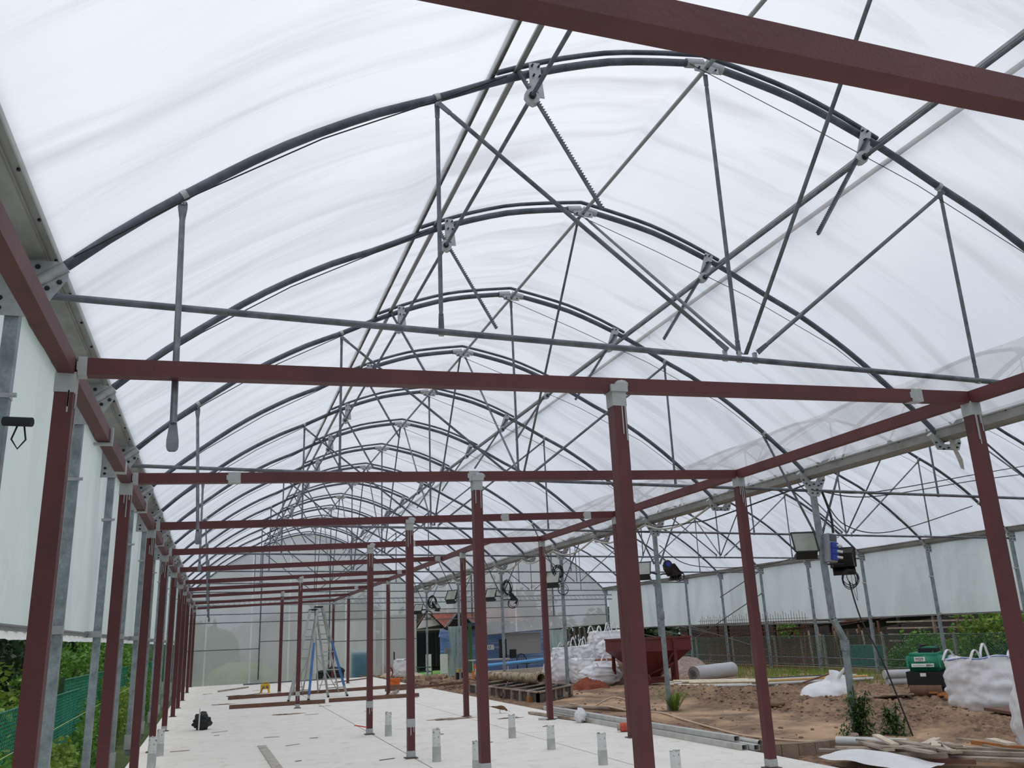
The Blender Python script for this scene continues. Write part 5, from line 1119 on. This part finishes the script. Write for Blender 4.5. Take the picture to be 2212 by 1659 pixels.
for i in range(5):
    m = MB(); m.bar((22, 40+i*.9, 1.65-.1*i), (25.5, 39+i, .7-.06*i), .25, .03); part('fallen_sheet', m, (GRY, DK)[i % 2], t)
m = MB(); m.box((26.5, 43.5, .7), (.2, 8, 2.4)); part('dark_panel', m, DK, t)
for i in range(3):
    m = MB(); m.box((23.0, 21.5+3.1*i, .25), (.3, 1.9, .8)); single('green_drum', m, mat('teal_panel', (60, 112, 108), .7), ('near', 'middle', 'far')[i]+' teal panel seen through the right fence', 'panel')
m = MB(); m.box((24.6, 17.5, 2.15), (1.0, 2.2, .7)); single('olive_board', m, mat('olive_sheet', (150, 158, 110), .8), 'pale olive board above the right bushes', 'board')
m = MB(); m.box((25, 20.8, 1.9), (1.0, 2.0, .7)); single('dark_tank', m, DK, 'dark square tank above the right bushes', 'tank')

# ------------------------------------------------------------------ house yard beyond the gable
WH = mat('white_plaster', (220, 220, 216), .8, var=.04); ROOF = mat('faded_red_roofing', (134, 76, 66), .8, var=.2, scale=3, col2=(104, 62, 54), mix=(.5, .65)); DW = mat('dark_weatherboard', (64, 58, 54), .85, var=.2)
t = thing('timber_house', 'dark timber house with white gable and red corrugated roof', 'house', (10.5, 50, 0))
m = MB(); m.box((11.2, 51.2, 1.2), (3.4, .2, 3.4)); part('wall', m, DW, t)
for i in range(16):
    m = MB(); m.box((10.3, 51.06, .3+i*.17), (1.1, .06, .13)); part('weatherboard', m, mat('grey_board', (98, 92, 90), .85), t)
m = MB(); m.box((12.0, 51.0, .9), (1.7, .1, 1.9)); part('doorway', m, BLACK, t)
for x in (11.7, 12.2):
    m = MB(); m.box((x, 50.9, .9), (.05, .05, 1.9)); part('door_frame', m, DW, t)
m = MB(); m.plate([(11.0, 2.08), (12.35, 2.25), (11.6, 2.95)], 50.4, .06); part('gable_board', m, WH, t)
def corr(mb, a, b, c, d, n, amp=.03):
    a, b, c, d = map(Vector, (a, b, c, d)); nr = (b-a).cross(d-a).normalized(); V = []
    for i in range(n*4+1):
        f = i/(n*4); o = nr*amp*math.sin(f*n*2*math.pi); V += [a.lerp(b, f)+o, d.lerp(c, f)+o]
    mb.add(V, [(2*i, 2*i+2, 2*i+3, 2*i+1) for i in range(n*4)], True)
m = MB(); corr(m, (11.55, 50.2, 3.1), (13.5, 51.5, 3.1), (14.0, 51.5, 2.1), (12.35, 49.4, 2.12), 12); part('roof_slope', m, ROOF, t)
m = MB(); m.bar((10.6, 50.1, 1.9), (11.55, 50.1, 3.05), .05, .12, up=(0, 1, 0)); m.bar((12.36, 49.4, 2.08), (13.2, 49.5, 3.05), .05, .14, up=(0, 1, 0)); part('barge_board', m, WOODB, t)
m = MB(); m.tube([(10.85, 50.6, -.3), (10.85, 50.6, 3.0)], .07, 10); part('downpipe', m, PVC, t)
m = MB(); m.box((11.2, 49.8, 2.0), (3.0, .7, .08)); part('awning', m, mat('mossy_awning', (120, 122, 112), .9), t)
t = thing('porch_shelter', 'porch with red corrugated roof, green post and blue sheeting', 'porch', (12.5, 46, 0))
m = MB(); corr(m, (12.35, 46.2, 2.95), (15.8, 47.2, 2.95), (15.8, 45.2, 2.24), (12.75, 45.0, 2.27), 22); part('roof_slope', m, ROOF, t)
m = MB(); m.bar((11.3, 45.4, 1.95), (12.3, 45.6, 2.95), .06, .16, up=(0, 1, 0)); m.bar((12.3, 45.6, 2.95), (12.78, 45.0, 2.2), .06, .14, up=(0, 1, 0)); part('barge_board', m, GRY, t)
m = MB(); m.plate([(11.5, 1.9), (12.75, 1.9), (12.3, 2.85)], 45.9, .05); part('gable_sheet', m, DK, t)
m = MB(); m.box((12.6, 45.3, 1.98), (2.6, .15, .16)); part('lintel_beam', m, DK, t)
m = MB(); m.box((12.65, 45.1, .95), (.16, .16, 2.4)); part('green_post', m, mat('leaf_green_paint', (72, 108, 56), .6), t)
for x0_, x1_, z1_, y_ in ((11.15, 12.6, 1.85, 45.6), (12.7, 14.5, 2.25, 46.0), (14.4, 17.6, 1.85, 46.2)):
    m = MB(); m.grid(lambda u, v: (x0_+(x1_-x0_)*u, y_+.05*noise.noise(Vector((u*5, v*3, x0_))), -.3+(z1_+.3)*v), 24, 24); part('blue_tarpaulin', m, TARP, t)
m = MB(); m.box((11.25, 45.0, 1.72), (.52, .1, .42), Matrix.Rotation(.25, 3, 'Y')); part('blue_offcut', m, TARP, t)
DRP = film('draped_clear_sheet', (206, 226, 220), .25, .4, (4, 4, .5), fold=.8, shade_dirt=.3)
def drp(u, v):
    w = .40+.22*abs(v-.55)*2; return (9.95+w*(u-.5)*1.5+.06*v, 37.6+.09*math.sin(u*26)+.06*math.sin(u*11+v*3), -.25+2.25*v)
m = MB(); m.grid(drp, 40, 20); single('draped_sheet', m, DRP, 'gathered translucent sheet hanging by the yard entrance', 'sheet')
for i, (x, y, w, h, lab) in enumerate(((10.3, 44.6, .24, .76, 'white square gatepost at the left of the yard'), (10.95, 44.0, .34, .74, 'white gatepost with stained foot beside the grey block wall'))):
    m = MB(); m.box((x, y, h/2-.12), (w, .22, h+.24)); single('gate_post', m, WH, lab, 'post')
m = MB(); m.box((11.35, 44.5, .22), (.5, .15, .85)); single('block_wall', m, mat('mottled_grey_block', (130, 130, 126), .9, var=.3), 'short grey block wall right of the gatepost', 'wall')
m = MB(); m.box((11.3, 44.5, .83), (.34, .15, .37)); single('grey_appliance', m, GRY, 'grey louvred box standing on the block wall', 'box')
m = MB(); m.box((10.3, 45.5, -.33), (3.4, 6.6, .26)); single('lawn_patch', m, mat('lawn_green', (96, 140, 58), .95, var=.25, scale=4), 'bright green lawn patch in front of the timber house', 'lawn', kind='stuff')
m = MB(); m.tube([(9.9, 42.4, -.25), (11.3, 42.4, -.22)], .12, 10); single('mossy_log', m, mat('mossy_log', (128, 126, 96), .9), 'mossy log at the lawn\'s near edge', 'log')
t = thing('garden_frame', 'dark green metal frame standing by the lawn', 'frame', (9.4, 43, 0)); m = MB()
for z in (.0, .2): m.tube([(9.35, 42.6, z), (10.0, 42.6, z), (10.0, 43.2, z), (9.35, 43.2, z), (9.35, 42.6, z)], .02, 5)
for x in (9.35, 10.0): m.tube([(x, 42.6, -.3), (x, 42.6, .2)], .02, 5)
part('frame_tube', m, mat('dark_green_paint', (40, 74, 58), .6), t)
m = MB(); m.box((15.25, 44.4, 1.08), (2.15, .03, 1.05)); single('grey_board', m, mat('plain_grey_board', (150, 150, 150), .8, var=.03), 'plain grey board hanging in front of the blue tarpaulin', 'board')
bw = thing('block_wall', 'low wall of pale concrete blocks below the grey board', 'wall', (12.5, 36.6, -.2)); BLK = mat('pale_concrete_block', (178, 170, 158), .9, var=.1)
for i in range(9):
    for k in range(2):
        m = MB(); m.box((11.05+i*.405+.0*k, 36.6+.12*i, -.18+k*.2), (.39, .19, .19)); part('block', m, BLK, bw)
m = MB(); m.tube([(10.9, 37.4, .28), (14.6, 39.6, .36)], .085, 12); single('blue_pipe', m, mat('light_blue_pvc', (92, 158, 214), .5, var=.05), 'long light blue pipe lying on the low block wall', 'pipe')
t = thing('table', 'pale table in front of the blue tarpaulin', 'table', (13.2, 43, 0)); m = MB(); m.box((13.0, 43, .40), (2.0, .7, .05)); part('table_top', m, SECT, t)
for x in (12.1, 13.9):
    m = MB(); m.box((x, 42.75, .05), (.05, .05, .7)); part('leg', m, SECT, t)
t = thing('chair', 'dark hoop-backed chair by the low wall', 'chair', (14.75, 43, -.2)); m = MB(); m.tube([(14.5, 43, -.2), (14.5, 43.05, .35), (14.6, 43.1, .55), (14.75, 43.1, .6), (14.9, 43.1, .55), (15.0, 43.05, .35), (15.0, 43, -.2)], .025, 6)
for i in range(3): m.tube([(14.62+.13*i, 43.1, .1), (14.62+.13*i, 43.1, .58)], .012, 5)
part('back_hoop', m, BLACK, t); m = MB(); m.box((14.75, 42.8, .12), (.5, .5, .05)); part('seat', m, BLACK, t)
m = MB(); m.box((13.95, 43.6, .85), (.35, .2, 1.0)); single('black_locker', m, BLACK, 'black cabinet behind the fourth fan-plate post', 'cabinet')
m = MB(); m.box((14.35, 43.2, .62), (.3, .2, .42)); single('black_screen', m, BLACK, 'black square panel standing on the table end', 'panel')
m = MB(); m.box((13.5, 44.5, .96), (.5, .04, .24)); nb = single('notice_board', m, PVC, 'small pale notice with the letter U on the blue tarpaulin', 'sign')
text_part(nb, 'U', (13.5, 44.47, .96), .22, (math.pi/2, 0, 0), BLACK, 'lettering', .002)
for i, (x, lab) in enumerate(((14.6+1.6, 'crumpled dark cloth lying on the block wall\'s right end'),)):
    m = MB(); m.ball((x, 42, .25), (.55, .3, .2), 16, 8, .5, 2, 3); single('dark_cloth', m, BLACK, lab, 'cloth')
m = MB(); m.ball((16.9, 42.5, .45), (.35, .3, .45), 16, 10, .3, 2, 5); single('black_barrel_bag', m, BLACK, 'rounded black bag beside the fourth right red post', 'bag')
m = MB(); m.box((17.0, 41.8, .1), (.8, .6, .7)); single('grey_bin', m, GRY, 'grey bin below the black bag', 'bin')
for i, (x, y, z, w, h, mm, lab) in enumerate(((9.87, 34.8, .05, .13, .36, ORG, 'upright orange drum beside the white box'), (10.12, 34.9, .08, .26, .44, WH, 'white box beside the orange drum'), (10.15, 35.0, .38, .3, .18, ORG, 'orange crate standing on the white box'), (9.5, 35.5, .25, .2, .16, YEL, 'yellow-brown battery box on the black stool'), (9.5, 35.6, .02, .26, .3, BLACK, 'black stool under the yellow-brown box'))):
    m = MB()
    if i == 0: m.tube([(x, y, z-.2), (x, y, z+h/2)], w/2, 14)
    else: m.box((x, y, z), (w, w, h))
    single('storage_box' if i else 'orange_drum', m, mm, lab, 'box' if i else 'drum')
# fence palings and green post under the right part of the gable
t = thing('paling_fence', 'dark timber paling fence with a green post behind the white bags', 'fence', (18, 47, 0))
for i in range(26):
    m = MB(); m.box((16.6+i*.16, 47, .6), (.10, .04, 2.3)); part('paling', m, (DK, mat('grey_paling', (104, 100, 96), .9))[i % 2], t)
m = MB(); m.box((18.0, 46.8, .6), (.18, .12, 2.6)); part('green_post', m, mat('leaf_green_paint', (84, 132, 60)), t)
m = MB(); m.grid(lambda u, v: (16.4+1.2*u+.25*(1-v), 44.3+.05*math.sin(u*19), -.4+2.1*v), 24, 8); single('hanging_sheet', m, DRP, 'dull translucent sheet hanging left of the palings', 'sheet')
# white crate bag by gable
t = bulk_bag(8.0, 40.2, -.12, .62, .55, .80, .1, 31, 'small white bag on a pallet near the gable', 'white bags near the gable', loops=2, upright=.05)
m = MB(); m.box((8.0, 40.2, -.2), (.8, .7, .14)); single('wooden_pallet', m, WOOD, 'wooden pallet under the small white bag', 'pallet')
hose([(7.5, 40.3, -.1), (7.4, 40.3, .2), (7.55, 40.3, .35), (7.65, 40.3, .1), (7.5, 40.3, -.15)], .03, mat('dark_red_hose', (120, 50, 54), .6), 'dark red hose hanging at the left of the small white bag')
m = MB(); m.box((7.72, 40.3, .85), (.05, .05, .35)); single('black_stake', m, BLACK, 'short black stake rising behind the small white bag', 'stake')
# blurred shapes behind the gable film
m = MB(); m.box((6.8, 44.3, .36), (.87, .1, 1.34)); single('cyan_board', m, mat('cyan_board', (30, 180, 215), .7), 'cyan board showing through the gable film', 'board')
for i, (x, y, rx, rz, mm, lab) in enumerate(((-1.5, 56, 4, 3.2, LEAFD, 'blurred green bank behind the gable film, left'), (4.5, 60, 5, 3.6, mat('far_violet_grey', (140, 134, 142), .9), 'blurred grey mound behind the gable film'), (1.5, 52, 1.8, 1.0, LEAFY, 'blurred pale green bush behind the gable film'))):
    m = MB(); m.ball((x, y, -.4), (rx, 2, rz), 30, 16, .3, 1.4, i); single('far_mound', m, mm, lab, 'mound')
m = MB(); m.box((8.6, 44.6, .0), (1.5, .1, 1.1)); single('red_board', m, mat('dull_red_panel', (160, 84, 96), .8), 'dull red board showing through the gable film', 'panel')
m = MB(); m.box((7.6, 56, 1.2), (3.4, 3, 3.0)); single('pale_building', m, WH, 'pale building wall showing through the gable film', 'building')
for i in range(9):
    a = i/8; bush(-40+100*a, 72+3*math.sin(i*2.1), -.4, 5.6, 3.5, 4.6+1.2*math.sin(i*1.7), 1800, .7, LEAFD, 500+i, 'blurred treeline tree behind the gable, '+ORD[i+1]+' from the left', 'tree', 'trees far behind the gable', cat='tree')
for i in range(5):
    bush(42+3*math.sin(i*3), 5+13*i, -.4, 4, 5.5, 5+math.sin(i*2.3), 1400, .5, LEAFD, 600+i, 'dark tree behind the scrap shed, '+ORD[i+1]+' from the near end', 'tree', 'trees beyond the right fence', cat='tree')
